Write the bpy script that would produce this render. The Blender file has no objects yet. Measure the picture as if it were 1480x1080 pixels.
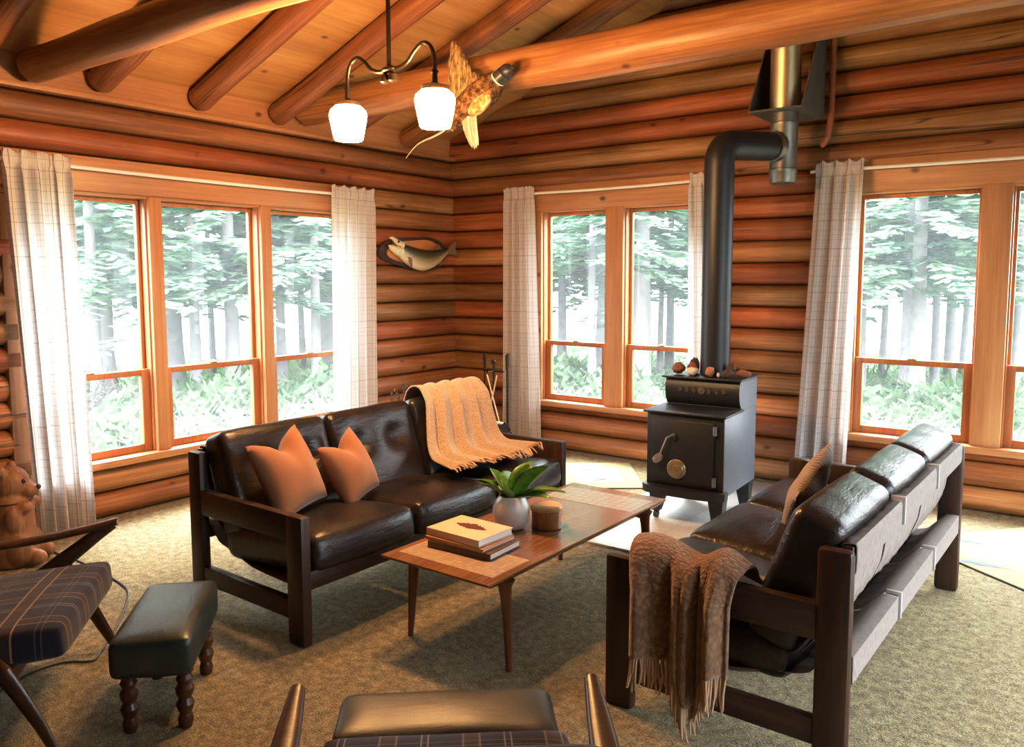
import bpy, bmesh, math, random
from mathutils import Vector, Matrix, noise
PI = math.pi
R = math.radians
rnd = random.Random(7)
SC = bpy.context.scene
COL = SC.collection

# ------------------------------------------------------------------ helpers
def V(*a):
    return Vector(a)

def obj(name, bm, mat, parent=None, smooth=35, loc=None, rotz=0.0, kind=None, solid=0.0, sub=0):
    me = bpy.data.meshes.new(name)
    if smooth is not None:
        for f in bm.faces:
            f.smooth = True
    bm.normal_update()
    bm.to_mesh(me)
    bm.free()
    if smooth is not None:
        me.set_sharp_from_angle(angle=R(smooth))
    me.materials.append(mat)
    o = bpy.data.objects.new(name, me)
    COL.objects.link(o)
    if parent is not None:
        o.parent = parent
    if loc is not None:
        o.location = loc
    o.rotation_euler = (0, 0, rotz)
    if kind:
        o['kind'] = kind
    if solid:
        s = o.modifiers.new('thick', 'SOLIDIFY'); s.thickness = solid; s.offset = 0
    if sub:
        s = o.modifiers.new('sub', 'SUBSURF'); s.levels = sub; s.render_levels = sub
    return o

def tag(o, label, cat, group=None, kind='thing'):
    o['label'] = label; o['category'] = cat
    if group: o['group'] = group
    if kind: o['kind'] = kind
    return o

def thing(name, label, cat, loc=(0, 0, 0), rotz=0.0, group=None, kind='thing'):
    o = bpy.data.objects.new(name, None)
    COL.objects.link(o)
    o.location = loc; o.rotation_euler = (0, 0, rotz)
    o.empty_display_size = 0.1
    return tag(o, label, cat, group, kind)

def copy_tree(o, parent=None):
    c = o.copy(); COL.objects.link(c)
    if parent is not None:
        c.parent = parent
    for ch in [k for k in COL.objects if k.parent == o]:
        copy_tree(ch, c)
    return c

def B():
    return bmesh.new()

def box(bm, lo, hi, bev=0.004, M=None, seg=2):
    lo = Vector(lo); hi = Vector(hi)
    g = bmesh.ops.create_cube(bm, size=1.0)
    vs = g['verts']
    c = (lo + hi) / 2; s = hi - lo
    for v in vs:
        v.co = Vector((v.co.x * s.x, v.co.y * s.y, v.co.z * s.z)) + c
        if M: v.co = M @ v.co
    if bev > 0:
        es = list({e for v in vs for e in v.link_edges})
        bmesh.ops.bevel(bm, geom=es, offset=min(bev, min(s) * 0.45), segments=seg, affect='EDGES', profile=0.5)

def bar(bm, a, b, w, h, up=(0, 0, 1), bev=0.004, taper=1.0):
    """rectangular bar from a to b, w across, h along up"""
    a = Vector(a); b = Vector(b); d = b - a; L = d.length; d.normalize()
    up = Vector(up); side = d.cross(up)
    if side.length < 1e-5: side = d.cross(Vector((1, 0, 0)))
    side.normalize(); u = side.cross(d)
    M = Matrix((( side.x, u.x, d.x, a.x), (side.y, u.y, d.y, a.y), (side.z, u.z, d.z, a.z), (0, 0, 0, 1)))
    g = bmesh.ops.create_cube(bm, size=1.0); vs = g['verts']
    for v in vs:
        t = v.co.z + 0.5; k = 1 + (taper - 1) * t
        v.co = M @ Vector((v.co.x * w * k, v.co.y * h * k, t * L))
    if bev > 0:
        es = list({e for v in vs for e in v.link_edges})
        bmesh.ops.bevel(bm, geom=es, offset=min(bev, min(w, h) * 0.45), segments=2, affect='EDGES', profile=0.5)

def tube(bm, pts, r, n=12, cap=True, uvs=None, wob=0.0, flat=1.0):
    pts = [Vector(p) for p in pts]
    m = len(pts)
    rr = [r] * m if not isinstance(r, (list, tuple)) else list(r)
    t0 = (pts[1] - pts[0]).normalized()
    ref = Vector((0, 0, 1)) if abs(t0.z) < 0.9 else Vector((1, 0, 0))
    nrm = (ref - t0 * ref.dot(t0)).normalized()
    rings = []
    for i, p in enumerate(pts):
        if i == 0: t = pts[1] - pts[0]
        elif i == m - 1: t = pts[-1] - pts[-2]
        else: t = (pts[i + 1] - pts[i]).normalized() + (pts[i] - pts[i - 1]).normalized()
        t.normalize()
        nrm = (nrm - t * nrm.dot(t)).normalized()
        bn = t.cross(nrm)
        ring = []
        for k in range(n):
            a = 2 * PI * k / n
            rk = rr[i]
            if wob:
                rk *= 1 + wob * noise.noise(Vector((p.x * 1.3 + math.cos(a), p.y * 1.3 + math.sin(a), p.z * 1.3)))
            ring.append(bm.verts.new(p + nrm * math.cos(a) * rk + bn * math.sin(a) * rk * flat))
        rings.append(ring)
    for i in range(m - 1):
        for k in range(n):
            bm.faces.new((rings[i][k], rings[i][(k + 1) % n], rings[i + 1][(k + 1) % n], rings[i + 1][k]))
    if cap:
        bm.faces.new(list(reversed(rings[0]))); bm.faces.new(rings[-1])
    return rings

def lathe(bm, prof, n=24, M=None, flute=0):
    rings = []
    for r, z in prof:
        ring = []
        for k in range(n):
            a = 2 * PI * k / n
            p = Vector((max(r, 1e-4) * math.cos(a), max(r, 1e-4) * math.sin(a), z))
            if M: p = M @ p
            ring.append(bm.verts.new(p))
        rings.append(ring)
    for i in range(len(prof) - 1):
        for k in range(n):
            bm.faces.new((rings[i][k], rings[i][(k + 1) % n], rings[i + 1][(k + 1) % n], rings[i + 1][k]))
    bm.faces.new(list(reversed(rings[0]))); bm.faces.new(rings[-1])

def grid(bm, nu, nv, fn, uvs=None):
    uvl = bm.loops.layers.uv.verify()
    vs = [[bm.verts.new(fn(i / nu, j / nv)) for j in range(nv + 1)] for i in range(nu + 1)]
    for i in range(nu):
        for j in range(nv):
            f = bm.faces.new((vs[i][j], vs[i + 1][j], vs[i + 1][j + 1], vs[i][j + 1]))
            for l, (a, b) in zip(f.loops, ((i, j), (i + 1, j), (i + 1, j + 1), (i, j + 1))):
                u, w = a / nu, b / nv
                l[uvl].uv = uvs(u, w) if uvs else (u, w)
    return vs

def polyplate(bm, pts, thick, M=None):
    """flat polygon in local xz extruded along y by thick (centred)"""
    a = [bm.verts.new((M @ Vector((x, -thick / 2, z))) if M else Vector((x, -thick / 2, z))) for x, z in pts]
    b = [bm.verts.new((M @ Vector((x, thick / 2, z))) if M else Vector((x, thick / 2, z))) for x, z in pts]
    n = len(pts)
    bm.faces.new(a); bm.faces.new(list(reversed(b)))
    for i in range(n):
        bm.faces.new((a[(i + 1) % n], a[i], b[i], b[(i + 1) % n]))
    bmesh.ops.recalc_face_normals(bm, faces=bm.faces[:])

def ball(bm, c, r, sc=(1, 1, 1), u=16, v=10, M=None):
    g = bmesh.ops.create_uvsphere(bm, u_segments=u, v_segments=v, radius=1.0)
    for q in g['verts']:
        q.co = Vector((q.co.x * r * sc[0], q.co.y * r * sc[1], q.co.z * r * sc[2]))
        if M: q.co = M @ q.co
        q.co += Vector(c)
    return g['verts']

def cushion(bm, size, r, puff=(0, 0, 0), M=None, cuts=11, dents=(), wr=0.0, seed=0):
    g = bmesh.ops.create_cube(bm, size=2.0)
    es = list({e for v in g['verts'] for e in v.link_edges})
    old = set(bm.verts) - set(g['verts'])
    bmesh.ops.subdivide_edges(bm, edges=es, cuts=cuts, use_grid_fill=True)
    vs = [v for v in bm.verts if v not in old]
    h = Vector(size) / 2
    for v in vs:
        t = [c * (1.5 - 0.5 * c * c) for c in v.co]
        p = Vector((t[0] * h.x, t[1] * h.y, t[2] * h.z))
        q = Vector([max(-(h[i] - r), min(h[i] - r, p[i])) for i in range(3)])
        d = p - q
        if d.length > 1e-9: d = d.normalized() * r
        p = q + d
        k = [max(0, 1 - (p[i] / h[i]) ** 2) for i in range(3)]
        p.x += puff[0] * (1 if p.x > 0 else -1) * k[1] * k[2] * min(1, abs(p.x / h.x) ** 2)
        p.y += puff[1] * (1 if p.y > 0 else -1) * k[0] * k[2] * min(1, abs(p.y / h.y) ** 2)
        p.z += puff[2] * (1 if p.z > 0 else -1) * k[0] * k[1] * min(1, abs(p.z / h.z) ** 2)
        for (dx, dz, dep, rad) in dents:
            if p.y < 0:
                rr = math.hypot(p.x - dx, p.z - dz)
                p.y += dep * math.exp(-(rr / rad) ** 2)
        if wr:
            p += Vector((0, 0, 1)) * wr * noise.noise(p * 9 + Vector((seed * 3.1, 0, 0)))
        v.co = (M @ p) if M else p

def pillow(bm, w, h, t, chop=0.0, M=None, n=22, seed=0):
    def sheet(sgn):
        def fn(a, b):
            u = a * 2 - 1; v = b * 2 - 1
            x = u * w / 2 * (1 - 0.10 * (1 - v * v))
            z = v * h / 2 * (1 - 0.08 * (1 - u * u))
            if v > 0: z -= chop * v ** 1.6 * math.exp(-(u / 0.42) ** 2)
            y = sgn * t / 2 * ((1 - u * u) * (1 - v * v)) ** 0.5
            y *= 1 - 0.35 * max(0, v) * math.exp(-(u / 0.3) ** 2)
            y += 0.006 * noise.noise(Vector((x * 11 + seed, z * 11, sgn)))* (1 - u * u) * (1 - v * v)
            p = Vector((x, y, z))
            return M @ p if M else p
        grid(bm, n, n, fn)
    sheet(1); sheet(-1)
    bmesh.ops.remove_doubles(bm, verts=bm.verts[:], dist=1e-5)
    bmesh.ops.recalc_face_normals(bm, faces=bm.faces[:])

# ------------------------------------------------------------------ materials
class N:
    def __init__(s, name):
        s.m = bpy.data.materials.new(name); s.m.use_nodes = True
        s.t = s.m.node_tree; s.t.nodes.clear()
        s.out = s.t.nodes.new('ShaderNodeOutputMaterial')
    def n(s, typ, **kw):
        x = s.t.nodes.new(typ)
        for k, v in kw.items():
            if k in ('operation', 'blend_type', 'data_type', 'feature', 'attribute_name', 'wave_type', 'bands_direction', 'layer_name', 'distance', 'interpolation_type', 'vector_type', 'noise_dimensions', 'wave_profile', 'uv_map') and hasattr(x, k):
                try:
                    setattr(x, k, v); continue
                except TypeError:
                    pass
            k2 = int(k[1:]) if k[0] == 'i' and k[1:].isdigit() else k.replace('_', ' ')
            s.put(x, k2, v)
        return x
    def put(s, x, k, v):
        inp = x.inputs[k]
        if isinstance(v, bpy.types.NodeSocket): s.t.links.new(v, inp)
        elif isinstance(v, bpy.types.Node): s.t.links.new(v.outputs[0], inp)
        else:
            if inp.type == 'RGBA' and len(v) == 3: v = (*v, 1)
            inp.default_value = v
    def ramp(s, fac, stops):
        x = s.t.nodes.new('ShaderNodeValToRGB')
        s.put(x, 0, fac)
        e = x.color_ramp.elements
        while len(e) < len(stops): e.new(0.5)
        for q, (p, c) in zip(e, stops):
            q.position = p
            q.color = (*c, 1) if len(c) == 3 else c
        return x
    def coord(s, which='Object', scale=(1, 1, 1), loc=(0, 0, 0)):
        c = s.t.nodes.new('ShaderNodeTexCoord')
        mp = s.t.nodes.new('ShaderNodeMapping')
        s.t.links.new(c.outputs[which], mp.inputs[0])
        mp.inputs['Scale'].default_value = scale; mp.inputs['Location'].default_value = loc
        return mp.outputs[0]
    def mix(s, fac, a, b, mode='MIX'):
        x = s.t.nodes.new('ShaderNodeMix'); x.data_type = 'RGBA'; x.blend_type = mode
        s.put(x, 0, fac); s.put(x, 6, a); s.put(x, 7, b)
        return x.outputs[2]
    def math(s, op, a, b=0.0, c=0.0):
        x = s.t.nodes.new('ShaderNodeMath'); x.operation = op
        s.put(x, 0, a); s.put(x, 1, b)
        if op in ('MULTIPLY_ADD', 'SMOOTH_MIN', 'COMPARE'): s.put(x, 2, c)
        return x.outputs[0]
    def bsdf(s, color, rough=0.5, metal=0.0, bump=None, bstr=0.2, bdist=0.01, spec=0.5, coat=0.0, sheen=0.0, emit=None, estr=0.0):
        x = s.t.nodes.new('ShaderNodeBsdfPrincipled')
        s.put(x, 'Base Color', color); s.put(x, 'Roughness', rough); s.put(x, 'Metallic', metal)
        s.put(x, 'Specular IOR Level', spec)
        if coat: s.put(x, 'Coat Weight', coat); s.put(x, 'Coat Roughness', 0.15)
        if sheen: s.put(x, 'Sheen Weight', sheen)
        if emit: s.put(x, 'Emission Color', emit); s.put(x, 'Emission Strength', estr)
        if bump is not None:
            b = s.t.nodes.new('ShaderNodeBump'); s.put(b, 'Height', bump); s.put(b, 'Strength', bstr); s.put(b, 'Distance', bdist)
            s.put(x, 'Normal', b)
        return x
    def done(s, sh):
        s.t.links.new(sh.outputs[0], s.out.inputs[0]); return s.m

def wood(name, dark, mid, light, axis='X', rough=0.55, knots=0.0, checks=0.0, fine=1.0, tint=False, spec=0.4, bstr=0.15, sc=1.0, coat=0.0):
    s = N(name)
    def vec(al, ac, off=0):
        k = [ac * sc] * 3; k['XYZ'.index(axis)] = al * sc
        return s.coord('Object', tuple(k), (off, off * 1.7, off * 0.6))
    n1 = s.n('ShaderNodeTexNoise', Vector=vec(0.7, 5), Scale=1.0, Detail=5.0, Roughness=0.6)
    n2 = s.n('ShaderNodeTexNoise', Vector=vec(1.6, 60 * fine, 3), Scale=1.0, Detail=3.0, Roughness=0.6)
    mixn = s.math('ADD', s.math('MULTIPLY', n1.outputs[0], 0.62), s.math('MULTIPLY', n2.outputs[0], 0.38))
    col = s.ramp(mixn, [(0.30, dark), (0.5, mid), (0.68, light)]).outputs[0]
    if tint:
        a = s.n('ShaderNodeAttribute', attribute_name='tint')
        col = s.mix(1.0, col, a.outputs['Color'], 'MULTIPLY')
    if knots:
        vo = s.n('ShaderNodeTexVoronoi', Vector=vec(4.2, 6.0, 7), Scale=1.0)
        kk = s.math('MULTIPLY', s.math('LESS_THAN', vo.outputs['Distance'], 0.15), s.math('GREATER_THAN', vo.outputs['Color'], 1 - knots))
        sep = s.n('ShaderNodeSeparateColor', Color=vo.outputs['Color'])
        soft = s.ramp(vo.outputs['Distance'], [(0.07, (1, 1, 1)), (0.17, (0, 0, 0))]).outputs[0]
        fac = s.math('MULTIPLY', soft, s.math('GREATER_THAN', sep.outputs[0], 1 - knots))
        col = s.mix(s.math('MULTIPLY', fac, 0.85), col, (0.05, 0.018, 0.008))
    if checks:
        nc = s.n('ShaderNodeTexNoise', Vector=vec(0.28, 11, 11), Scale=1.0, Detail=2.0, Roughness=0.4)
        line = s.ramp(nc.outputs[0], [(0.488, (0, 0, 0)), (0.5, (1, 1, 1)), (0.512, (0, 0, 0))]).outputs[0]
        msk = s.ramp(s.n('ShaderNodeTexNoise', Vector=vec(0.5, 2.2, 5), Scale=1.0, Detail=1.0).outputs[0], [(0.50, (0, 0, 0)), (0.58, (1, 1, 1))]).outputs[0]
        col = s.mix(s.math('MULTIPLY', s.math('MULTIPLY', line, msk), checks), col, (0.03, 0.012, 0.006))
    return s.done(s.bsdf(col, rough, bump=n2.outputs[0], bstr=bstr, bdist=0.004, spec=spec, coat=coat))

def plain(name, c, rough=0.5, metal=0.0, spec=0.5, nz=0.0, nscale=30.0, bstr=0.0, coat=0.0):
    s = N(name)
    v = s.coord('Object')
    nn = s.n('ShaderNodeTexNoise', Vector=v, Scale=nscale, Detail=4.0)
    col = s.mix(nn.outputs[0], tuple(x * (1 - nz) for x in c), tuple(min(1, x * (1 + nz)) for x in c))
    return s.done(s.bsdf(col, rough, metal, bump=nn.outputs[0] if bstr else None, bstr=bstr, spec=spec, coat=coat))

OR_D, OR_M, OR_L = (0.125, 0.046, 0.017), (0.30, 0.130, 0.046), (0.53, 0.28, 0.118)
M_logx = wood('log wall along x', OR_D, OR_M, OR_L, 'X', knots=0.16, checks=0.9, tint=True, rough=0.5)
M_logy = wood('log wall along y', OR_D, OR_M, OR_L, 'Y', knots=0.16, checks=0.9, tint=True, rough=0.5)
M_beam = wood('peeled log', (0.13, 0.05, 0.016), (0.30, 0.13, 0.045), (0.52, 0.28, 0.12), 'X', knots=0.12, checks=1.0, rough=0.42)
M_raft = wood('rafter log', (0.10, 0.034, 0.012), (0.22, 0.078, 0.028), (0.38, 0.165, 0.065), 'X', knots=0.10, checks=0.9, rough=0.5)
M_ceil = wood('ceiling boards', (0.33, 0.160, 0.052), (0.48, 0.250, 0.085), (0.60, 0.34, 0.13), 'Y', knots=0.36, rough=0.5, fine=0.6)
M_trimx = wood('fir trim x', (0.30, 0.135, 0.055), (0.43, 0.215, 0.095), (0.55, 0.30, 0.145), 'X', knots=0.16, rough=0.45)
M_trimy = wood('fir trim y', (0.30, 0.135, 0.055), (0.43, 0.215, 0.095), (0.55, 0.30, 0.145), 'Y', knots=0.16, rough=0.45)
M_trimz = wood('fir trim z', (0.30, 0.135, 0.055), (0.43, 0.215, 0.095), (0.55, 0.30, 0.145), 'Z', knots=0.10, rough=0.45)
M_sash = wood('sash wood', (0.26, 0.095, 0.036), (0.38, 0.155, 0.06), (0.47, 0.21, 0.085), 'Z', rough=0.4)
DK = ((0.018, 0.008, 0.005), (0.040, 0.017, 0.010), (0.075, 0.034, 0.019))
M_walx = wood('dark walnut x', *DK, 'X', rough=0.42, sc=2)
M_waly = wood('dark walnut y', *DK, 'Y', rough=0.42, sc=2)
M_walz = wood('dark walnut z', *DK, 'Z', rough=0.42, sc=2)
M_table = wood('table walnut', (0.11, 0.042, 0.016), (0.20, 0.085, 0.033), (0.29, 0.135, 0.058), 'Y', rough=0.26, sc=1.6, coat=0.5)
M_tleg = wood('table leg walnut', (0.09, 0.03, 0.012), (0.15, 0.055, 0.02), (0.22, 0.09, 0.035), 'Z', rough=0.35, sc=2)
M_chair = wood('teak chair', (0.022, 0.009, 0.005), (0.050, 0.020, 0.010), (0.09, 0.038, 0.018), 'X', rough=0.35, sc=2, coat=0.2)
M_bear = wood('carved cedar', (0.10, 0.04, 0.015), (0.20, 0.088, 0.035), (0.32, 0.16, 0.07), 'Z', rough=0.5, sc=1.5, checks=1.0)

def leather(name, c, c2, rough=0.32, bs=0.35):
    s = N(name)
    v = s.coord('Object')
    a = s.n('ShaderNodeTexNoise', Vector=v, Scale=5.0, Detail=4.0)
    w = s.n('ShaderNodeTexVoronoi', Vector=v, Scale=140.0)
    k = s.n('ShaderNodeTexNoise', Vector=s.coord('Object', (6, 22, 22)), Scale=1.6, Detail=4.0, Roughness=0.65)
    col = s.mix(s.ramp(a.outputs[0], [(0.35, (0, 0, 0)), (0.7, (1, 1, 1))]).outputs[0], c, c2)
    h = s.math('ADD', s.math('MULTIPLY', w.outputs[0], 0.12), k.outputs[0])
    rr = s.math('MULTIPLY_ADD', a.outputs[0], 0.25, rough - 0.12)
    return s.done(s.bsdf(col, rr, bump=h, bstr=bs, bdist=0.012, spec=0.55))
M_leather = leather('black leather', (0.010, 0.009, 0.010), (0.032, 0.017, 0.013))
M_vinyl = leather('footstool leather', (0.014, 0.020, 0.017), (0.030, 0.030, 0.024), 0.40, 0.18)
M_vinyl2 = leather('footstool leather brown', (0.022, 0.016, 0.012), (0.045, 0.033, 0.024), 0.42, 0.10)

def canvas():
    s = N('sling canvas')
    v = s.coord('UV', (1, 1, 1))
    st = s.n('ShaderNodeTexNoise', Vector=s.coord('UV', (420, 30, 1)), Scale=1.0, Detail=2.0)
    col = s.ramp(st.outputs[0], [(0.3, (0.16, 0.13, 0.12)), (0.7, (0.34, 0.29, 0.27))]).outputs[0]
    return s.done(s.bsdf(col, 0.85, bump=st.outputs[0], bstr=0.2, bdist=0.002, spec=0.2))
M_canvas = canvas()

def fabric(name, c, c2, scale=400, rough=0.9, sheen=0.3, bstr=0.4):
    s = N(name)
    a = s.n('ShaderNodeTexNoise', Vector=s.coord('Object'), Scale=scale, Detail=2.0)
    b = s.n('ShaderNodeTexNoise', Vector=s.coord('Object'), Scale=9.0, Detail=3.0)
    col = s.mix(s.math('ADD', s.math('MULTIPLY', a.outputs[0], 0.6), s.math('MULTIPLY', b.outputs[0], 0.4)), c, c2)
    return s.done(s.bsdf(col, rough, bump=a.outputs[0], bstr=bstr, bdist=0.003, spec=0.15, sheen=sheen))
M_rust = fabric('rust velvet', (0.25, 0.098, 0.040), (0.37, 0.165, 0.075), 500)
M_patt = None
def knit(name, c, c2, n):
    s = N(name)
    uv = s.coord('UV', (n, n, 1))
    w1 = s.n('ShaderNodeTexVoronoi', Vector=uv, Scale=1.0)
    nz = s.n('ShaderNodeTexNoise', Vector=s.coord('Object'), Scale=260.0, Detail=2.0)
    f = s.math('ADD', s.math('MULTIPLY', w1.outputs['Distance'], 0.8), s.math('MULTIPLY', nz.outputs[0], 0.5))
    col = s.ramp(f, [(0.25, c2), (0.85, c)]).outputs[0]
    h = s.math('SUBTRACT', s.math('MULTIPLY', nz.outputs[0], 0.6), w1.outputs['Distance'])
    return s.done(s.bsdf(col, 0.95, bump=h, bstr=0.8, bdist=0.008, spec=0.1, sheen=0.4))
M_throw = knit('tan knit throw', (0.40, 0.265, 0.17), (0.62, 0.46, 0.345), 190)
M_throw2 = knit('brown knit throw', (0.20, 0.105, 0.055), (0.34, 0.195, 0.11), 72)
M_fringe = fabric('fringe yarn', (0.34, 0.20, 0.11), (0.55, 0.38, 0.25), 300)

def curtain_mat():
    s = N('curtain linen')
    tc = s.n('ShaderNodeTexCoord')
    sp = s.n('ShaderNodeSeparateXYZ', Vector=tc.outputs['UV'])
    def lines(sock, k, wd, jit):
        x = s.math('MULTIPLY', sock, k)
        if jit: x = s.math('ADD', x, s.math('MULTIPLY', s.math('SINE', s.math('MULTIPLY', sock, k * 1.7)), jit))
        return s.math('LESS_THAN', s.math('FRACT', x), wd)
    a = lines(sp.outputs[0], 24, 0.075, 0.25)
    b = lines(sp.outputs[1], 22, 0.07, 0.3)
    c = lines(sp.outputs[0], 110, 0.35, 0)
    nz = s.n('ShaderNodeTexNoise', Vector=s.coord('UV', (9, 240, 1)), Scale=1.0, Detail=2.0)
    f = s.math('MAXIMUM', s.math('MULTIPLY', a, 0.62), s.math('MULTIPLY', b, 0.45))
    f = s.math('MAXIMUM', f, s.math('MULTIPLY', c, 0.16))
    base = s.mix(nz.outputs[0], (0.60, 0.57, 0.56), (0.80, 0.78, 0.78))
    col = s.mix(f, base, (0.20, 0.13, 0.09))
    d = s.n('ShaderNodeBsdfDiffuse', Color=col)
    t = s.n('ShaderNodeBsdfTranslucent', Color=col)
    mx = s.n('ShaderNodeMixShader', Fac=0.34); s.put(mx, 1, d); s.put(mx, 2, t)
    return s.done(mx)
M_curtain = curtain_mat()

def carpet():
    s = N('shag carpet')
    v = s.coord('Object')
    a = s.n('ShaderNodeTexNoise', Vector=v, Scale=130.0, Detail=3.0, Roughness=0.7)
    b = s.n('ShaderNodeTexNoise', Vector=v, Scale=2.2, Detail=4.0)
    c = s.n('ShaderNodeTexNoise', Vector=s.coord('Object', (1, 1, 1), (3, 2, 1)), Scale=26.0, Detail=4.0, Roughness=0.7)
    f = s.math('ADD', s.math('MULTIPLY', a.outputs[0], 0.55), s.math('MULTIPLY', c.outputs[0], 0.45))
    col = s.ramp(f, [(0.38, (0.085, 0.064, 0.032)), (0.5, (0.31, 0.243, 0.128)), (0.61, (0.57, 0.475, 0.285))]).outputs[0]
    col = s.mix(s.math('MULTIPLY', b.outputs[0], 0.25), col, (0.34, 0.28, 0.15))
    h = s.math('ADD', a.outputs[0], s.math('MULTIPLY', c.outputs[0], 0.9))
    return s.done(s.bsdf(col, 0.95, bump=h, bstr=0.9, bdist=0.02, spec=0.1, sheen=0.15))
M_carpet = carpet()

def plaid(name='plaid wool'):
    s = N(name)
    tc = s.n('ShaderNodeTexCoord')
    sp = s.n('ShaderNodeSeparateXYZ', Vector=tc.outputs['Object'])
    def band(sock, k, c, w):
        fr = s.math('FRACT', s.math('ADD', s.math('MULTIPLY', sock, k), 50.0))
        return s.math('LESS_THAN', s.math('ABSOLUTE', s.math('SUBTRACT', fr, c)), w)
    nz = s.n('ShaderNodeTexNoise', Vector=tc.outputs['Object'], Scale=380.0, Detail=2.0)
    col = s.mix(nz.outputs[0], (0.006, 0.004, 0.008), (0.030, 0.019, 0.030))
    for sock, k, tn in ((sp.outputs[0], 5.0, 0.42), (sp.outputs[1], 4.2, 0.8)):
        wide = band(sock, k, 0.30, 0.10)
        col = s.mix(s.math('MULTIPLY', wide, 0.75), col, (0.045, 0.022, 0.012))
        t = s.math('ADD', band(sock, k, 0.20, 0.014), band(sock, k, 0.40, 0.014))
        col = s.mix(s.math('MULTIPLY', t, tn), col, (0.30, 0.20, 0.12))
        g = s.math('ADD', band(sock, k, 0.70, 0.010), band(sock, k, 0.78, 0.010))
        col = s.mix(s.math('MULTIPLY', g, 0.95 - tn), col, (0.30, 0.27, 0.28))
    return s.done(s.bsdf(col, 0.95, bump=nz.outputs[0], bstr=0.4, bdist=0.003, spec=0.1, sheen=0.2))
M_plaid = plaid()

def pattern_cloth():
    s = N('patterned cushion cloth')
    v = s.coord('UV', (5, 9, 1))
    w = s.n('ShaderNodeTexWave', Vector=v, Scale=1.6, Distortion=5.0, Detail=2.0)
    nz = s.n('ShaderNodeTexNoise', Vector=s.coord('Object'), Scale=240.0, Detail=2.0)
    col = s.ramp(w.outputs['Fac'], [(0.2, (0.17, 0.125, 0.10)), (0.55, (0.52, 0.46, 0.41)), (0.9, (0.28, 0.215, 0.175))]).outputs[0]
    return s.done(s.bsdf(col, 0.9, bump=nz.outputs[0], bstr=0.3, bdist=0.003, spec=0.1))
M_patt = pattern_cloth()

M_iron = plain('black iron', (0.013, 0.012, 0.012), 0.46, 0.0, 0.5, 0.25, 60, 0.12)
M_iron_lit = plain('stove iron with painted window light', (0.115, 0.125, 0.15), 0.40, 0.0, 0.6, 0.2, 50, 0.06)  # black stove iron coloured lighter and bluer, painting in window light on its side
M_pipe = plain('matte black pipe', (0.022, 0.022, 0.026), 0.42, 0.3, 0.5, 0.15, 20)
M_galv = plain('galvanized steel', (0.22, 0.215, 0.20), 0.46, 0.9, 0.5, 0.3, 18, 0.05)
M_stain = plain('stainless flue', (0.62, 0.50, 0.34), 0.40, 1.0, 0.5, 0.15, 9)
M_brass = plain('old brass', (0.42, 0.33, 0.20), 0.35, 0.8, 0.5, 0.35, 60, 0.1)
M_coil = plain('coil steel', (0.55, 0.48, 0.42), 0.3, 0.9)
M_bronze = plain('dark bronze', (0.045, 0.032, 0.022), 0.35, 0.7, 0.5, 0.2)
M_orn = plain('faded ornament', (0.11, 0.075, 0.05), 0.6, 0.2)
M_rod = plain('white rod', (0.80, 0.77, 0.73), 0.4)
M_white = plain('white glaze', (0.60, 0.55, 0.50), 0.35, 0, 0.5, 0.12, 40, 0.05)
M_black = plain('black enamel', (0.015, 0.016, 0.022), 0.3)
M_page = plain('paper pages', (0.78, 0.74, 0.70), 0.9, 0, 0.1, 0.08, 200)
M_cover1 = plain('tan cover', (0.66, 0.48, 0.35), 0.5, 0, 0.4, 0.05, 8)
M_cover2 = plain('orange cover', (0.42, 0.20, 0.09), 0.5)
M_cover3 = plain('dark cover', (0.10, 0.055, 0.03), 0.5, 0, 0.4, 0.3, 14)
M_print = plain('brown print', (0.13, 0.035, 0.022), 0.6, 0, 0.3, 0.5, 40)
M_cord = plain('black cord', (0.02, 0.018, 0.016), 0.5)
M_redrod = plain('red brown rod', (0.33, 0.10, 0.045), 0.45, 0, 0.5, 0.2, 30)
M_match = plain('pale stick', (0.62, 0.44, 0.24), 0.6, 0, 0.3, 0.15)
M_greyboard = plain('grey cement board', (0.10, 0.095, 0.09), 0.75, 0, 0.3, 0.25, 60)
M_rubber = plain('dark caster', (0.02, 0.02, 0.02), 0.4)

def tiles(name, c, c2, g, k, rough=0.4, gw=0.03):
    s = N(name)
    br = s.n('ShaderNodeTexBrick', Vector=s.coord('Object', (k, k, k)), Scale=1.0)
    br.offset = 0.0; br.squash = 1.0
    s.put(br, 'Color1', c); s.put(br, 'Color2', c2); s.put(br, 'Mortar', g)
    s.put(br, 'Mortar Size', gw); s.put(br, 'Brick Width', 1.0); s.put(br, 'Row Height', 1.0)
    nz = s.n('ShaderNodeTexNoise', Vector=s.coord('Object'), Scale=45.0, Detail=5.0)
    col = s.mix(s.math('MULTIPLY', nz.outputs[0], 0.6), br.outputs['Color'], (c[0] * 0.5, c[1] * 0.45, c[2] * 0.42))
    return s.done(s.bsdf(col, rough, bump=nz.outputs[0], bstr=0.1, bdist=0.003))
M_hearth = tiles('hearth tile', (0.62, 0.62, 0.60), (0.58, 0.58, 0.57), (0.42, 0.42, 0.41), 3.3, 0.35, 0.012)
M_inlay = tiles('table tile', (0.56, 0.43, 0.30), (0.40, 0.29, 0.20), (0.34, 0.22, 0.13), 40.0, 0.28, 0.06)
M_inlay2 = tiles('table tile grey', (0.46, 0.41, 0.38), (0.38, 0.34, 0.33), (0.24, 0.20, 0.18), 22.0, 0.28, 0.06)

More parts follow.
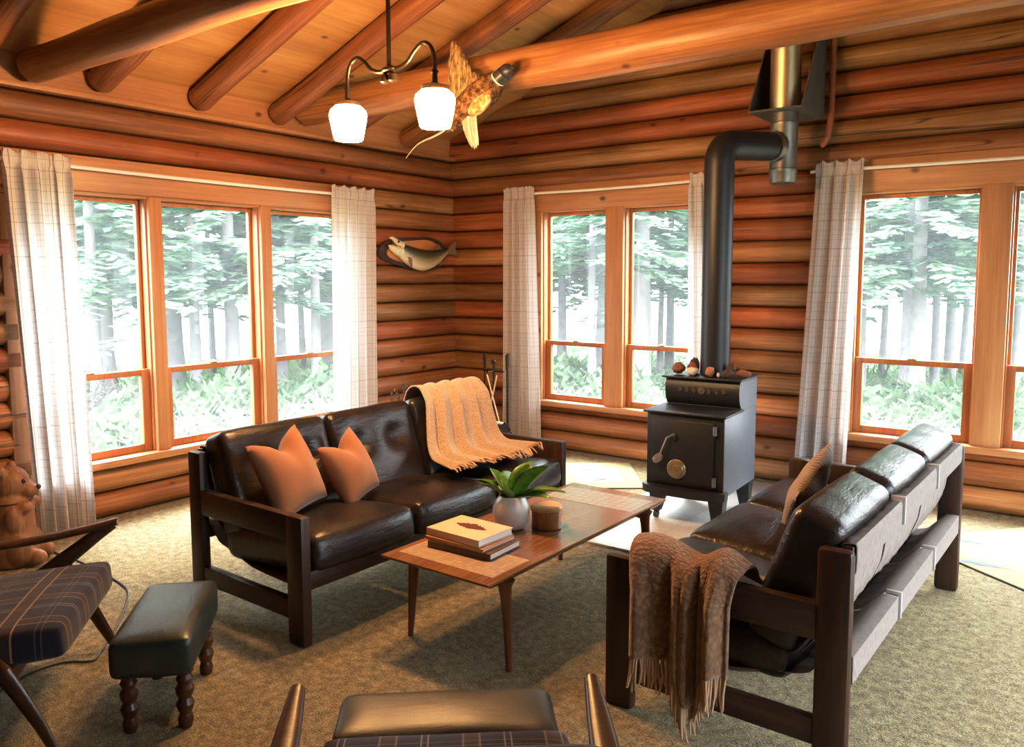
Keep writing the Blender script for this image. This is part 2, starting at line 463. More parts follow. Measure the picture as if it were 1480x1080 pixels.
def glass_mat():
    s = N('window glass')
    t0 = s.n('ShaderNodeBsdfTransparent', Color=(0.97, 0.985, 0.98))
    hz = s.n('ShaderNodeBsdfTranslucent', Color=(0.95, 0.98, 1.0))  # faint white veil put into the glass to wash out the view
    t = s.n('ShaderNodeMixShader', Fac=0.026); s.put(t, 1, t0); s.put(t, 2, hz)
    g = s.n('ShaderNodeBsdfGlossy', Color=(1, 1, 1), Roughness=0.02)
    mx = s.n('ShaderNodeMixShader', Fac=0.018); s.put(mx, 1, t); s.put(mx, 2, g)
    return s.done(mx)
M_glass = glass_mat()

def shade_mat():
    s = N('lit milk glass')
    e = s.n('ShaderNodeEmission', Color=(1.0, 0.56, 0.23), Strength=420.0)
    return s.done(e)
M_shade = shade_mat()

# ------------------------------------------------------------------ camera (pin-hole fitted to the room)
fx = 1170.64
yaw, pit, rol = R(36.5009), R(-5.4117), R(-0.1214)
fwd = V(-math.sin(yaw) * math.cos(pit), math.cos(yaw) * math.cos(pit), math.sin(pit))
rt = V(math.cos(yaw), math.sin(yaw), 0)
up = rt.cross(fwd)
r2 = rt * math.cos(rol) + up * math.sin(rol)
u2 = -rt * math.sin(rol) + up * math.cos(rol)
cd = bpy.data.cameras.new('camera'); cam = bpy.data.objects.new('camera', cd); COL.objects.link(cam)
cam.matrix_world = Matrix(((r2.x, u2.x, -fwd.x, 5.1124), (r2.y, u2.y, -fwd.y, -5.9711), (r2.z, u2.z, -fwd.z, 1.55), (0, 0, 0, 1)))
cd.sensor_width = 36; cd.lens = fx * 36 / 1480; cd.shift_y = (509.82 - 540) / 1480
cd.clip_start = 0.05; cd.clip_end = 300
SC.camera = cam

# ------------------------------------------------------------------ room shell
ROOM_X, ROOM_Y = 7.0, -8.2
SL, Z0 = 0.365, 2.85
RIDGE = 5.2
def ceil_z(x):
    return Z0 + SL * x if x < RIDGE else Z0 + SL * (2 * RIDGE - x)
PITCH = 2.63 / 16

def log_wall(name, mat, P, s0f, s1, ztop, holes, seed):
    """P(s,d,z)->world; d towards room.  Rows of rounded logs with rectangular window holes"""
    r = random.Random(seed)
    bm = B()
    tl = bm.loops.layers.float_color.new('tint')
    nrow = int(math.ceil(ztop / PITCH))
    zb = sorted({h[2] for h in holes} | {h[3] for h in holes})
    sb = sorted({h[0] for h in holes} | {h[1] for h in holes})
    for k in range(nrow):
        za, zc = k * PITCH, min((k + 1) * PITCH, ztop)
        amp = r.uniform(0.085, 0.105); dep = r.uniform(-0.004, 0.006)
        tone = r.uniform(0.72, 1.12); red = r.uniform(0.88, 1.12)
        if k > 15: tone = r.uniform(0.9, 1.1)
        low = 1.0
        c = (tone * (1.06 if red > 1 else 1.0), tone * (0.78 if red > 1.06 else 1.0) * (2 - red) , tone * (0.72 if red > 1.06 else 1.0) * (2 - red), 1)
        ts = [0, 0.02, 0.07, 0.15, 0.28, 0.42, 0.58, 0.72, 0.85, 0.93, 0.98, 1]
        zs = sorted({za + t * (zc - za) for t in ts} | {z for z in zb if za < z < zc})
        smin = s0f(za)
        ss = set(); n = max(2, int((s1 - smin) / 0.16))
        ss = sorted({round(smin + (s1 - smin) * i / n, 4) for i in range(n + 1)} | {s for s in sb if s > smin})
        ph = r.uniform(0, 100)
        rows = []
        for z in zs:
            t = (z - za) / PITCH
            b = math.sqrt(max(0, 1 - (2 * t - 1) ** 2))
            s_lo = s0f(z)
            row = []
            for s in ss:
                w = 0.010 * noise.noise(Vector((s * 0.9 + ph, t * 1.3, k)))
                d = -0.088 + (amp + dep) * b ** 0.85 + w * b
                row.append(bm.verts.new(P(max(s, s_lo), d, z)))
            rows.append(row)
        for i in range(len(zs) - 1):
            zm = (zs[i] + zs[i + 1]) / 2
            for j in range(len(ss) - 1):
                sm = (ss[j] + ss[j + 1]) / 2
                if any(h[0] < sm < h[1] and h[2] < zm < h[3] for h in holes): continue
                if rows[i][j].co == rows[i][j + 1].co and rows[i + 1][j].co == rows[i + 1][j + 1].co: continue
                try: f = bm.faces.new((rows[i][j], rows[i][j + 1], rows[i + 1][j + 1], rows[i + 1][j]))
                except ValueError: continue
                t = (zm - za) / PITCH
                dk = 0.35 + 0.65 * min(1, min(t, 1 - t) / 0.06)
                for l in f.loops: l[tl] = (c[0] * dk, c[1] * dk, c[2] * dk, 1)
    bmesh.ops.recalc_face_normals(bm, faces=bm.faces[:])
    return obj(name, bm, mat, smooth=50, kind='structure')

WL = dict(s0=-3.86, s1=-1.31, z0=0.38, z1=2.072, zm=0.915, posts=[(-3.068, -2.975), (-2.195, -2.102)])
WG = dict(s0=1.02, s1=2.49, z0=0.44, z1=2.121, zm=0.955, posts=[(1.669, 1.84)])
WR = dict(s0=3.66, s1=6.45, z0=0.44, z1=2.121, zm=0.955, posts=[(4.412, 4.583), (5.36, 5.53)])
PL = lambda s, d, z: V(d, s, z)
PG = lambda s, d, z: V(s, -d, z)
log_wall('wall_left', M_logy, PL, lambda z: ROOM_Y, 0.16, 2.64, [(w['s0'], w['s1'], w['z0'], w['z1']) for w in (WL,)], 3)
log_wall('wall_back', M_logx, PG, lambda z: max(-0.16, (z - Z0 - 0.06) / SL), ROOM_X, 4.8, [(w['s0'], w['s1'], w['z0'], w['z1']) for w in (WG, WR)], 11)
# wall behind the camera and the wall on the other side (with its own large window)
def flat_wall(name, quads, mat):
    bm = B()
    for q in quads: bm.faces.new([bm.verts.new(p) for p in q])
    return obj(name, bm, mat, smooth=None, kind='structure')
E0, E1, EZ0, EZ1 = -4.6, -1.2, 0.25, 2.1
X = ROOM_X
flat_wall('wall_right', [[(X, ROOM_Y, 0), (X, E0, 0), (X, E0, 5), (X, ROOM_Y, 5)], [(X, E1, 0), (X, 0.05, 0), (X, 0.05, 5), (X, E1, 5)],
                         [(X, E0, 0), (X, E1, 0), (X, E1, EZ0), (X, E0, EZ0)], [(X, E0, EZ1), (X, E1, EZ1), (X, E1, 5), (X, E0, 5)]], M_logy)
flat_wall('wall_rear', [[(-0.1, ROOM_Y, 0), (X, ROOM_Y, 0), (X, ROOM_Y, 5), (-0.1, ROOM_Y, 5)]], M_logx)
bm = B()
box(bm, (-0.12, ROOM_Y, -0.2), (ROOM_X, 0.12, 0.0), 0)
obj('floor', bm, M_carpet, smooth=None, kind='structure')
bm = B()
def cq(pts): bm.faces.new([bm.verts.new(p) for p in pts])
y0, y1 = ROOM_Y - 0.05, 0.1
cq([(-0.15, y0, ceil_z(-0.15)), (-0.15, y1, ceil_z(-0.15)), (RIDGE, y1, ceil_z(RIDGE)), (RIDGE, y0, ceil_z(RIDGE))])
cq([(RIDGE, y0, ceil_z(RIDGE)), (RIDGE, y1, ceil_z(RIDGE)), (ROOM_X + .1, y1, ceil_z(ROOM_X + .1)), (ROOM_X + .1, y0, ceil_z(ROOM_X + .1))])
obj('ceiling', bm, M_ceil, smooth=None, kind='structure')
# plate boards on top of the eave wall
bm = B()
box(bm, (-0.08, ROOM_Y, 2.632), (0.035, 0.0, 2.662), 0.004)
box(bm, (-0.10, ROOM_Y, 2.662), (-0.035, 0.0, 2.835), 0.0)
obj('trim_1', bm, M_trimy, kind='structure')

# round roof rafters, one object each
RY = [-0.62, -1.30, -2.01, -2.66, -3.34, -4.06, -4.78]
rl = ['peeled log rafter against the gable end of the board ceiling', 'peeled log rafter passing behind the mounted pheasant',
      'peeled log rafter whose foot meets the end of the long tie log', 'peeled log rafter passing above the two-light pendant lamp',
      'short-looking log rafter whose foot shows under the shadowed tie log', 'dark log rafter crossing the top corner above the shadowed tie log',
      'dark log rafter over the plaid armchair side']
ang = math.atan(SL)
for y, lab in zip(RY, rl):
    bm = B()
    L = (RIDGE - 0.0) / math.cos(ang)
    pts = [(i * L / 14, 0.012 * noise.noise(Vector((i * .5, y * 3, 0))), 0.012 * noise.noise(Vector((i * .5, y * 3, 9)))) for i in range(15)]
    tube(bm, pts, [0.082 + 0.006 * noise.noise(Vector((i, y, 2))) for i in range(15)], 18, wob=0.05)
    o = obj('ceiling_rafter', bm, M_raft)
    o.location = (0.0, y, Z0 - 0.092)
    o.rotation_euler = (0, -ang, 0)
    tag(o, lab, 'rafter', 'log rafters under the board ceiling')
for y, z, r_, lab in ((-1.785, 2.825, 0.125, 'long peeled tie log spanning the room in front of the chimney'),
                      (-3.745, 2.765, 0.098, 'shadowed tie log crossing the upper corner over the plaid armchair')):
    bm = B()
    n = 30
    tube(bm, [(i * 6.85 / n + 0.06, 0.015 * noise.noise(Vector((i * .25, y, 0))), 0.015 * noise.noise(Vector((i * .25, y, 5)))) for i in range(n + 1)],
         [r_ * (1 + 0.05 * noise.noise(Vector((i * .3, y, 3)))) for i in range(n + 1)], 26, wob=0.05)
    o = obj('ceiling_beam', bm, M_beam); o.location = (0, y, z)
    tag(o, lab, 'beam', 'horizontal tie logs')

# ------------------------------------------------------------------ windows
def window(idx, P, w, mat_h, mat_s):
    t = bpy.data.objects.new('window_%d' % idx, None); COL.objects.link(t); t['kind'] = 'structure'
    def bx(bm, s0, s1, d0, d1, z0, z1, bev=0.004):
        a, b = P(s0, d0, z0), P(s1, d1, z1)
        box(bm, [min(a[i], b[i]) for i in range(3)], [max(a[i], b[i]) for i in range(3)], bev)
    s0, s1, z0, z1, zm = (w[k] for k in ('s0', 's1', 'z0', 'z1', 'zm'))
    bm = B(); bx(bm, s0 - 0.10, s1 + 0.10, -0.10, 0.006, z1, z1 + 0.215, 0.006); obj('header_board', bm, mat_h, t)
    bm = B(); bx(bm, s0 - 0.08, s1 + 0.08, -0.16, 0.036, z0 - 0.048, z0, 0.006); obj('sill', bm, mat_h, t)
    bm = B(); bx(bm, s0 - 0.005, s1 + .005, -0.16, -0.012, z1 - 0.014, z1 + 0.002, 0.003); obj('head_jamb', bm, mat_h, t)
    for a, b in w['posts'] + [(s0 - 0.10, s0), (s1, s1 + 0.10)]:
        bm = B(); bx(bm, a, b, -0.16, 0.004, z0 - 0.001, z1 + 0.001, 0.006); obj('window_post', bm, M_trimz, t)
    edges = [s0] + [e for p in w['posts'] for e in p] + [s1]
    for i in range(0, len(edges), 2):
        a, b = edges[i], edges[i + 1]
        for nm, zz0, zz1, d0, d1, st, rt_, rb in (('upper_sash', zm - 0.02, z1 - 0.014, -0.145, -0.110, 0.026, 0.030, 0.034), ('lower_sash', z0, zm + 0.018, -0.105, -0.062, 0.062, 0.040, 0.052)):
            bm = B()
            bx(bm, a, a + st, d0, d1, zz0, zz1); bx(bm, b - st, b, d0, d1, zz0, zz1)
            bx(bm, a + st, b - st, d0, d1, zz0, zz0 + rb); bx(bm, a + st, b - st, d0, d1, zz1 - rt_, zz1)
            sash = obj(nm, bm, M_sash, t)
            bm = B(); dm = (d0 + d1) / 2
            bm.faces.new([bm.verts.new(P(*q)) for q in ((a + st, dm, zz0 + rb), (b - st, dm, zz0 + rb), (b - st, dm, zz1 - rt_), (a + st, dm, zz1 - rt_))])
            obj('pane', bm, M_glass, sash, smooth=None)
            if nm == 'lower_sash':
                bm = B(); c = (a + b) / 2
                bx(bm, c - 0.028, c + 0.028, d0 + 0.004, d1, zz1, zz1 + 0.010, 0.003)
                bx(bm, c - 0.008, c + 0.020, d0 + 0.010, d1 - 0.008, zz1 + 0.010, zz1 + 0.018, 0.003)
                obj('sash_lock', bm, M_brass, sash)
        # jamb liners
        bm = B()
        bx(bm, a - 0.001, a + 0.010, -0.062, -0.030, z0, z1 - 0.013, 0.003); bx(bm, b - 0.010, b + 0.001, -0.062, -0.030, z0, z1 - 0.013, 0.003)
        obj('stop_bead', bm, M_sash, t)
    return t
window(1, PL, WL, M_trimy, M_trimz)
window(2, PG, WG, M_trimx, M_trimz)
window(3, PG, WR, M_trimx, M_trimz)
bm = B()
for (a, b, c, d) in ((E0, E0 + .1, EZ0, EZ1), (E1 - .1, E1, EZ0, EZ1), (-3.25, -3.15, EZ0, EZ1), (E0, E1, EZ0, EZ0 + .1), (E0, E1, EZ1 - .1, EZ1)):
    box(bm, (ROOM_X - 0.05, a, c), (ROOM_X + 0.05, b, d))
w4 = bpy.data.objects.new('window_4', None); COL.objects.link(w4); w4['kind'] = 'structure'
obj('window_frame', bm, M_trimz, w4)
bm = B(); bm.faces.new([bm.verts.new(p) for p in ((X, E0, EZ0), (X, E1, EZ0), (X, E1, EZ1), (X, E0, EZ1))]); obj('pane', bm, M_glass, w4, smooth=None)

# curtain rods
def rod(P, s0, s1, z, lab):
    bm = B()
    d = 0.075
    pts = [P(s0, 0.01, z), P(s0, 0.05, z), P(s0 + 0.02, d, z)] + [P(s0 + 0.02 + (s1 - s0 - 0.04) * i / 8, d, z - 0.012 * math.sin(PI * i / 8)) for i in range(1, 8)] + [P(s1 - 0.02, d, z), P(s1, 0.05, z), P(s1, 0.01, z)]
    tube(bm, pts, 0.0115, 8)
    return tag(obj('curtain_rod', bm, M_rod), lab, 'curtain rod')
rod(PL, -3.99, -1.10, 2.212, 'white curtain rod across the triple window behind the tan-cushion sofa')
rod(PG, 0.66, 2.76, 2.275, 'white curtain rod across the window by the stove pipe')
rod(PG, 3.36, 6.6, 2.275, 'white curtain rod across the window behind the sofa with the patterned cushion')

def curtain(P, t0, t1, b0, b1, ztop, zbot, nf, lab, seed, zr, d0=0.103, amp=0.028):
    rr = random.Random(seed)
    ph = [rr.uniform(0, 6.28) for _ in range(4)]
    W = abs(b1 - b0) * 1.7
    bm = B()
    def fn(u, v):
        v2 = v
        v = v ** 1.35
        z = ztop + (zbot - ztop) * v
        k = v ** 1.1
        s = (t0 + (t1 - t0) * u) * (1 - k) + (b0 + (b1 - b0) * u) * k
        a = amp * (0.65 + 0.55 * v)
        w = math.sin(2 * PI * nf * u + ph[0] + 0.5 * math.sin(3 * v + ph[1]))
        w += 0.45 * math.sin(2 * PI * nf * 2.3 * u + ph[2] + 1.3 * v) * (1 - 0.6 * v)
        pinch = 1 - 0.85 * math.exp(-((z - zr) / 0.05) ** 2)
        d = d0 + a * w * pinch
        s += 0.012 * math.sin(2 * PI * nf * u * 1.0 + ph[3]) * (1 if v > 0.03 else 1.8)
        return P(s, max(d, 0.035), z + (0.010 * math.sin(2 * PI * nf * 2 * u + ph[1]) if v == 0 else 0))
    grid(bm, 84, 56, fn, uvs=lambda u, v: (u * W, v ** 1.35 * (ztop - zbot)))
    o = obj('curtain', bm, M_curtain, smooth=80)
    return tag(o, lab, 'curtain', 'checked linen curtains')
curtain(PL, -3.99, -3.61, -3.90, -3.58, 2.262, 0.012, 4.2, 'checked linen curtain by the carved wooden bear', 1, 2.212, amp=0.036)
curtain(PL, -1.605, -1.13, -1.66, -1.16, 2.27, 0.02, 4.5, 'checked linen curtain beside the mounted fish', 2, 2.212)
curtain(PG, 0.70, 0.99, 0.69, 1.06, 2.325, 0.02, 3.6, 'checked linen curtain beside the fireplace tools', 3, 2.275)
curtain(PG, 2.45, 2.73, 2.50, 2.80, 2.325, 0.02, 3.4, 'narrow checked linen curtain partly hidden behind the black stove pipe', 4, 2.275)
curtain(PG, 3.41, 3.735, 3.30, 3.68, 2.33, 0.02, 3.8, 'checked linen curtain behind the sofa with the patterned cushion', 5, 2.275, amp=0.034)

# ------------------------------------------------------------------ sofas
def make_sofa(name, label):
    L, D = 1.97, 0.84
    t = thing(name, label, 'sofa', group='black leather sling sofas')
    for x0 in (0.0, L - 0.05):
        bm = B(); box(bm, (x0, 0, 0), (x0 + 0.05, 0.105, 0.558), 0.010); obj('post', bm, M_walz, t)
        bm = B(); box(bm, (x0, D - 0.105, 0), (x0 + 0.05, D, 0.735), 0.018); obj('post', bm, M_walz, t)
        bm = B(); box(bm, (x0 + 0.003, 0.100, 0.440), (x0 + 0.047, D - 0.10, 0.556), 0.006); obj('armrest', bm, M_waly, t)
        bm = B(); box(bm, (x0 + 0.006, 0.10, 0.105), (x0 + 0.044, D - 0.10, 0.190), 0.005); obj('side_stretcher', bm, M_waly, t)
    bm = B(); box(bm, (0.05, 0.012, 0.235), (L - 0.05, 0.045, 0.315), 0.005); obj('front_rail', bm, M_walx, t)
    bm = B(); box(bm, (0.05, 0.795, 0.660), (L - 0.05, 0.828, 0.738), 0.005); obj('back_rail', bm, M_walx, t)
    bm = B(); box(bm, (0.05, 0.795, 0.305), (L - 0.05, 0.828, 0.385), 0.005); obj('back_rail', bm, M_walx, t)
    w = (L - 0.10) / 3
    def sling(x0, x1, path, seed, name):
        bm = B()
        pts = [Vector((0, a, b)) for a, b in path]
        cum = [0]
        for i in range(1, len(pts)): cum.append(cum[-1] + (pts[i] - pts[i - 1]).length)
        T = cum[-1]
        def at(q):
            q *= T
            for i in range(1, len(pts)):
                if q <= cum[i] + 1e-9:
                    f = (q - cum[i - 1]) / (cum[i] - cum[i - 1]); return pts[i - 1].lerp(pts[i], f)
            return pts[-1]
        def fn(u, v):
            p = at(v)
            p.x = x0 + (x1 - x0) * u
            k = max(0, math.sin(PI * min(1, max(0, (v - 0.22) / 0.78))))
            p.z += k * (0.008 * math.sin(u * 34 + seed + 4 * v) + 0.006 * math.sin(u * 61 + v * 7))
            p.z -= 0.02 * k * math.sin(PI * u)
            return p
        grid(bm, 40, 36, fn, uvs=lambda u, v: (u * (x1 - x0), v * T))
        obj(name, bm, M_canvas, t, smooth=60, solid=0.004)
    for i in range(3):
        xa, xb = 0.055 + i * w + 0.012, 0.055 + (i + 1) * w - 0.022
        sling(xa, xb, [(0.812, 0.298), (0.834, 0.300), (0.834, 0.391), (0.785, 0.392), (0.70, 0.300), (0.45, 0.235), (0.15, 0.225), (0.055, 0.235), (0.052, 0.300)], i, 'seat_sling')
        sling(xa, xb, [(0.800, 0.654), (0.834, 0.654), (0.834, 0.744), (0.789, 0.744), (0.789, 0.655), (0.779, 0.60), (0.768, 0.52), (0.738, 0.44), (0.68, 0.365)], i + 5, 'back_sling')
        for zc in (0.654, 0.298) if i < 2 else ():
            bm = B()
            box(bm, (xb - 0.012, 0.786, zc - 0.004), (xb + 0.004, 0.840, zc + 0.099), 0.003)
            obj('sling_strap', bm, M_strap, t)
        xc = 0.05 + (i + 0.5) * w
        # seat cushion, sloping to the back
        Mt = Matrix.Translation((xc, 0.315, 0.352)) @ Matrix.Rotation(R(-6.5), 4, 'X')
        bm = B(); cushion(bm, (w - 0.008, 0.675, 0.170), 0.058, (0.0, 0.012, 0.034), Mt, wr=0.007, seed=i)
        obj('seat_cushion', bm, M_leather, t, smooth=80, sub=1)
        Mb = Matrix.Translation((xc, 0.648, 0.585)) @ Matrix.Rotation(R(-19), 4, 'X')
        bm = B(); cushion(bm, (w - 0.006, 0.175, 0.485), 0.046, (0.0, 0.014, 0.008), Mb, dents=[(-0.135, 0.05, 0.055, 0.062), (0.135, 0.05, 0.055, 0.062)], cuts=23, wr=0.004, seed=i + 9)
        bc = obj('back_cushion', bm, M_leather, t, smooth=80, sub=1)
        for sx in (-0.135, 0.135):
            bm = B(); ball(bm, (0, 0, 0), 0.013, (1, 0.6, 1), 12, 8)
            for v in bm.verts: v.co = Mb @ (v.co + Vector((sx, -0.050, 0.05)))
            obj('button', bm, M_leather, bc)
    return t
M_strap = plain('pale strap', (0.42, 0.39, 0.37), 0.5)
sofaA = make_sofa('sofa', 'black leather three-seat sofa with orange cushions under the triple window')
sofaA.location = (2.484, -3.880, 0); sofaA.rotation_euler = (0, 0, R(89.06))
sofaB = copy_tree(sofaA)
sofaB['label'] = 'black leather three-seat sofa seen from behind its grey canvas slings'
sofaB.location = (3.740, -1.533, 0); sofaB.rotation_euler = (0, 0, R(-91.13))

# cushions on the sofa
def put_pillow(mat, w, h, t, chop, loc, rx, ry, rz, lab, seed):
    M = Matrix.Rotation(R(rz), 4, 'Z') @ Matrix.Rotation(R(rx), 4, 'X') @ Matrix.Rotation(R(ry), 4, 'Y')
    bm = B(); pillow(bm, w, h, t, chop, M, seed=seed)
    o = obj('throw_pillow', bm, mat, smooth=80); o.location = loc
    return tag(o, lab, 'pillow')
put_pillow(M_rust, 0.375, 0.385, 0.19, 0.075, (2.085, -3.625, 0.645), -24, -6, 104, 'orange velvet cushion leaning by the sofa armrest, beside its twin', 1)
put_pillow(M_rust, 0.335, 0.345, 0.18, 0.065, (2.100, -3.265, 0.600), -25, -9, 106, 'orange velvet cushion leaning against the sofa seam, nearer the tan throw', 2)
put_pillow(M_patt, 0.36, 0.34, 0.13, 0.02, (4.085, -2.42, 0.612), -22, 36, -86, 'patterned grey-brown cushion on the sofa seen from behind', 3)

# tan throw on the sofa back
def drape(path, nu, nv, xf, fold, seed):
    pts = [Vector((0, a, b)) for a, b in path]
    cum = [0]
    for i in range(1, len(pts)): cum.append(cum[-1] + (pts[i] - pts[i - 1]).length)
    T = cum[-1]
    def at(q):
        q *= T
        for i in range(1, len(pts)):
            if q <= cum[i] + 1e-9:
                f = (q - cum[i - 1]) / (cum[i] - cum[i - 1]); return pts[i - 1].lerp(pts[i], f), (pts[i] - pts[i - 1]).normalized()
        return pts[-1], (pts[-1] - pts[-2]).normalized()
    def fn(u, v):
        p, tg = at(v)
        p = sum((at(min(1, max(0, v + dv)))[0] for dv in (-0.03, -0.015, 0, 0.015, 0.03)), Vector()) / 5
        nrm = Vector((0, tg.z, -tg.y))
        if nrm.z < 0 and abs(nrm.z) > 0.3: nrm = -nrm
        p.x = xf(u, v)
        return p, nrm, T
    return fn
thr = thing('throw_blanket', 'tan knitted throw with fringe draped over the sofa back', 'blanket', sofaA.location, R(89.06))
path = [(0.862, 0.60), (0.872, 0.74), (0.83, 0.825), (0.76, 0.872), (0.68, 0.872), (0.590, 0.80), (0.545, 0.68), (0.49, 0.560), (0.42, 0.505), (0.30, 0.510), (0.14, 0.520)]
fnA = drape(path, 0, 0, lambda u, v: (1.44 - 0.38 * v ** 1.6 + (0.48 + 0.25 * v ** 1.4) * u), 0, 1)
def fA(u, v):
    p, n, T = fnA(u, v)
    a = 0.021 * (math.sin(2 * PI * 4.3 * u + 0.8 - 0.9 * v) + 0.45 * math.sin(2 * PI * 7.7 * u + 2 + 1.2 * v)) * min(1, 0.35 + v)
    p += Vector((0, -0.75, 0.6)).normalized() * (a + 0.036)
    p.z += 0.05 * max(0, v - 0.8) * math.sin(7 * u)
    return p
bm = B(); grid(bm, 70, 60, fA, uvs=lambda u, v: (u * 0.6, v * 1.1)); obj('cloth', bm, M_throw, thr, smooth=80, solid=0.010)
bm = B()
for i in range(58):
    u = (i + 0.5) / 58
    p = fA(u, 1.0); q = p + Vector((rnd.uniform(-.02, .02), -0.035, 0.006)); e = q + Vector((rnd.uniform(-.03, .03), -0.035, -0.006 if u < .7 else -0.03))
    tube(bm, [p, q, e], [0.005, 0.006, 0.003], 5)
obj('fringe', bm, M_fringe, thr, smooth=60)

# brown throw over the near arm of the other sofa
thb = thing('throw_blanket', 'brown knitted throw with long fringe hanging over a sofa armrest', 'blanket', (4.0, -3.5, 0.0))
def fB(u, v):
    x = -0.175 + 0.42 * u + 0.03 * math.sin(5 * u)
    top = 0.035 * math.sin(2 * PI * u * 1.4 + 0.6) + 0.02
    zend = 0.265 - 0.10 * math.exp(-((u - 0.55) / 0.17) ** 2) + 0.015 * math.sin(9 * u)
    path = [V(0, 0.27, 0.505), V(0, 0.15, 0.545), V(0, 0.085, 0.600 + top * .5), V(0, 0.02, 0.618 + top * .6), V(0, -0.048, 0.605 + top * .4), V(0, -0.072, 0.55), V(0, -0.078, 0.45), V(0, -0.082, zend)]
    q = v * (len(path) - 1); i = min(int(q), len(path) - 2); f = q - i
    a = path[max(0, i - 1)]; b = path[i]; c = path[i + 1]; d = path[min(len(path) - 1, i + 2)]
    p = 0.5 * ((2 * b) + (c - a) * f + (2 * a - 5 * b + 4 * c - d) * f * f + (3 * b - a - 3 * c + d) * f ** 3)
    hang = min(1, max(0, (v - 0.5) / 0.3))
    p.y -= hang * (0.022 + 0.024 * math.sin(2 * PI * 2.6 * u + 0.4) + 0.010 * math.sin(2 * PI * 6.1 * u))
    sl = x * (1 - 0.16 * hang) + 0.012 * hang
    p.x = sl
    p.z -= 0.12 * max(0, u - 0.80) * (1 - hang) * 1.0
    return p
bm = B(); grid(bm, 70, 60, fB, uvs=lambda u, v: (u * 0.45, v * 0.75)); obj('cloth', bm, M_throw2, thb, smooth=80, solid=0.014)
bm = B()
for i in range(64):
    u = (i + 0.5) / 64
    p = fB(u, 1.0) + Vector((0, 0, 0.01)); l = rnd.uniform(0.10, 0.135)
    z2 = max(0.012, p.z - l)
    tube(bm, [p, p + Vector((rnd.uniform(-.006, .006), rnd.uniform(-.006, .006), (z2 - p.z) * .5)), Vector((p.x + rnd.uniform(-.012, .012), p.y + rnd.uniform(-.012, .012), z2))], [0.0045, 0.0055, 0.0035], 5)
obj('fringe', bm, M_fringe, thb, smooth=60)

# ------------------------------------------------------------------ coffee table and what stands on it
tb = thing('coffee_table', 'long walnut coffee table with tile inlays between the sofas', 'coffee table', (3.02, -2.935, 0), R(-0.5))
TW, TL, TZ = 0.287, 0.735, 0.400
bm = B()
def ringz(hx, hy, z, bow=0.0):
    return [bm.verts.new((sx * hx, sy * hy, z)) for sx, sy in ((-1, -1), (1, -1), (1, 1), (-1, 1))]
rings = [ringz(TW - 0.035, TL - 0.06, TZ - 0.040), ringz(TW - 0.005, TL - 0.006, TZ - 0.014), ringz(TW, TL, TZ - 0.008), ringz(TW, TL, TZ - 0.002), ringz(TW - 0.003, TL - 0.003, TZ)]
for a, b in zip(rings, rings[1:]):
    for k in range(4): bm.faces.new((a[k], a[(k + 1) % 4], b[(k + 1) % 4], b[k]))
bm.faces.new(list(reversed(rings[0]))); bm.faces.new(rings[-1])
obj('table_top', bm, M_table, tb, smooth=25)
for yc, m in ((-0.545, M_inlay), (0.53, M_inlay2)):
    bm = B(); box(bm, (-0.252, yc - 0.120, TZ - 0.001), (0.252, yc + 0.120, TZ + 0.0015), 0.001)
    o = obj('tile_inlay', bm, m, tb, smooth=None)
    o['label'] = 'speckled beige tile inlay' if yc < 0 else 'grey tile inlay'
for sx in (-1, 1):
    for sy in (-1, 1):
        bm = B()
        x0, y0_ = sx * (TW - 0.042), sy * (TL - 0.155)
        x1, y1_ = sx * (TW - 0.020), sy * (TL - 0.150)
        tube(bm, [(x0, y0_ - sy * 0.0, TZ - 0.036), (x0, y0_, TZ - 0.060), (x0 + (x1 - x0) * .15, y0_, TZ - 0.10), (x0 + (x1 - x0) * .5, y0_, 0.2), (x1, y1_, 0.0)], [0.040, 0.028, 0.023, 0.019, 0.012], 14)
        obj('leg', bm, M_tleg, tb)
bm = B()
box(bm, (-TW + 0.05, -TL + 0.17, TZ - 0.066), (TW - 0.05, -TL + 0.19, TZ - 0.038)); obj('apron', bm, M_tleg, tb)
bm = B(); box(bm, (-TW + 0.05, TL - 0.19, TZ - 0.066), (TW - 0.05, TL - 0.17, TZ - 0.038)); obj('apron', bm, M_tleg, tb)

def book(name, lab, loc, rz, w, d, h, cover, label_print=False):
    t = thing(name, lab, 'book', loc, R(rz), 'books stacked on the coffee table')
    bm = B(); box(bm, (-w / 2 + 0.003, -d / 2 + 0.004, 0.004), (w / 2 - 0.004, d / 2 - 0.004, h - 0.004), 0.001); obj('pages', bm, M_page, t, smooth=None)
    bm = B()
    box(bm, (-w / 2, -d / 2, 0), (w / 2, d / 2, 0.004), 0.001); box(bm, (-w / 2, -d / 2, h - 0.004), (w / 2, d / 2, h), 0.001)
    box(bm, (-w / 2, -d / 2, 0.003), (w / 2, -d / 2 + 0.004, h - 0.003), 0.001)
    obj('cover', bm, cover, t)
    if label_print:
        bm = B()
        n = 26
        up_ = [(-0.085 + 0.17 * i / n, 0.012 + 0.030 * math.sin(PI * i / n) * (1 + 0.25 * math.sin(i * 1.9))) for i in range(n + 1)]
        dn_ = [(-0.085 + 0.17 * i / n, 0.006 - 0.022 * math.sin(PI * i / n) * (1 + 0.2 * math.sin(i * 2.7 + 1))) for i in range(n, -1, -1)]
        vs = [bm.verts.new((x, y, h + 0.0006)) for x, y in up_[:] + dn_[1:-1]]
        bm.faces.new(list(reversed(vs)))
        bmesh.ops.triangulate(bm, faces=bm.faces[:])
        bmesh.ops.recalc_face_normals(bm, faces=bm.faces[:])
        obj('cover_picture', bm, M_print, t, smooth=None)
    return t
ZT = TZ + 0.002
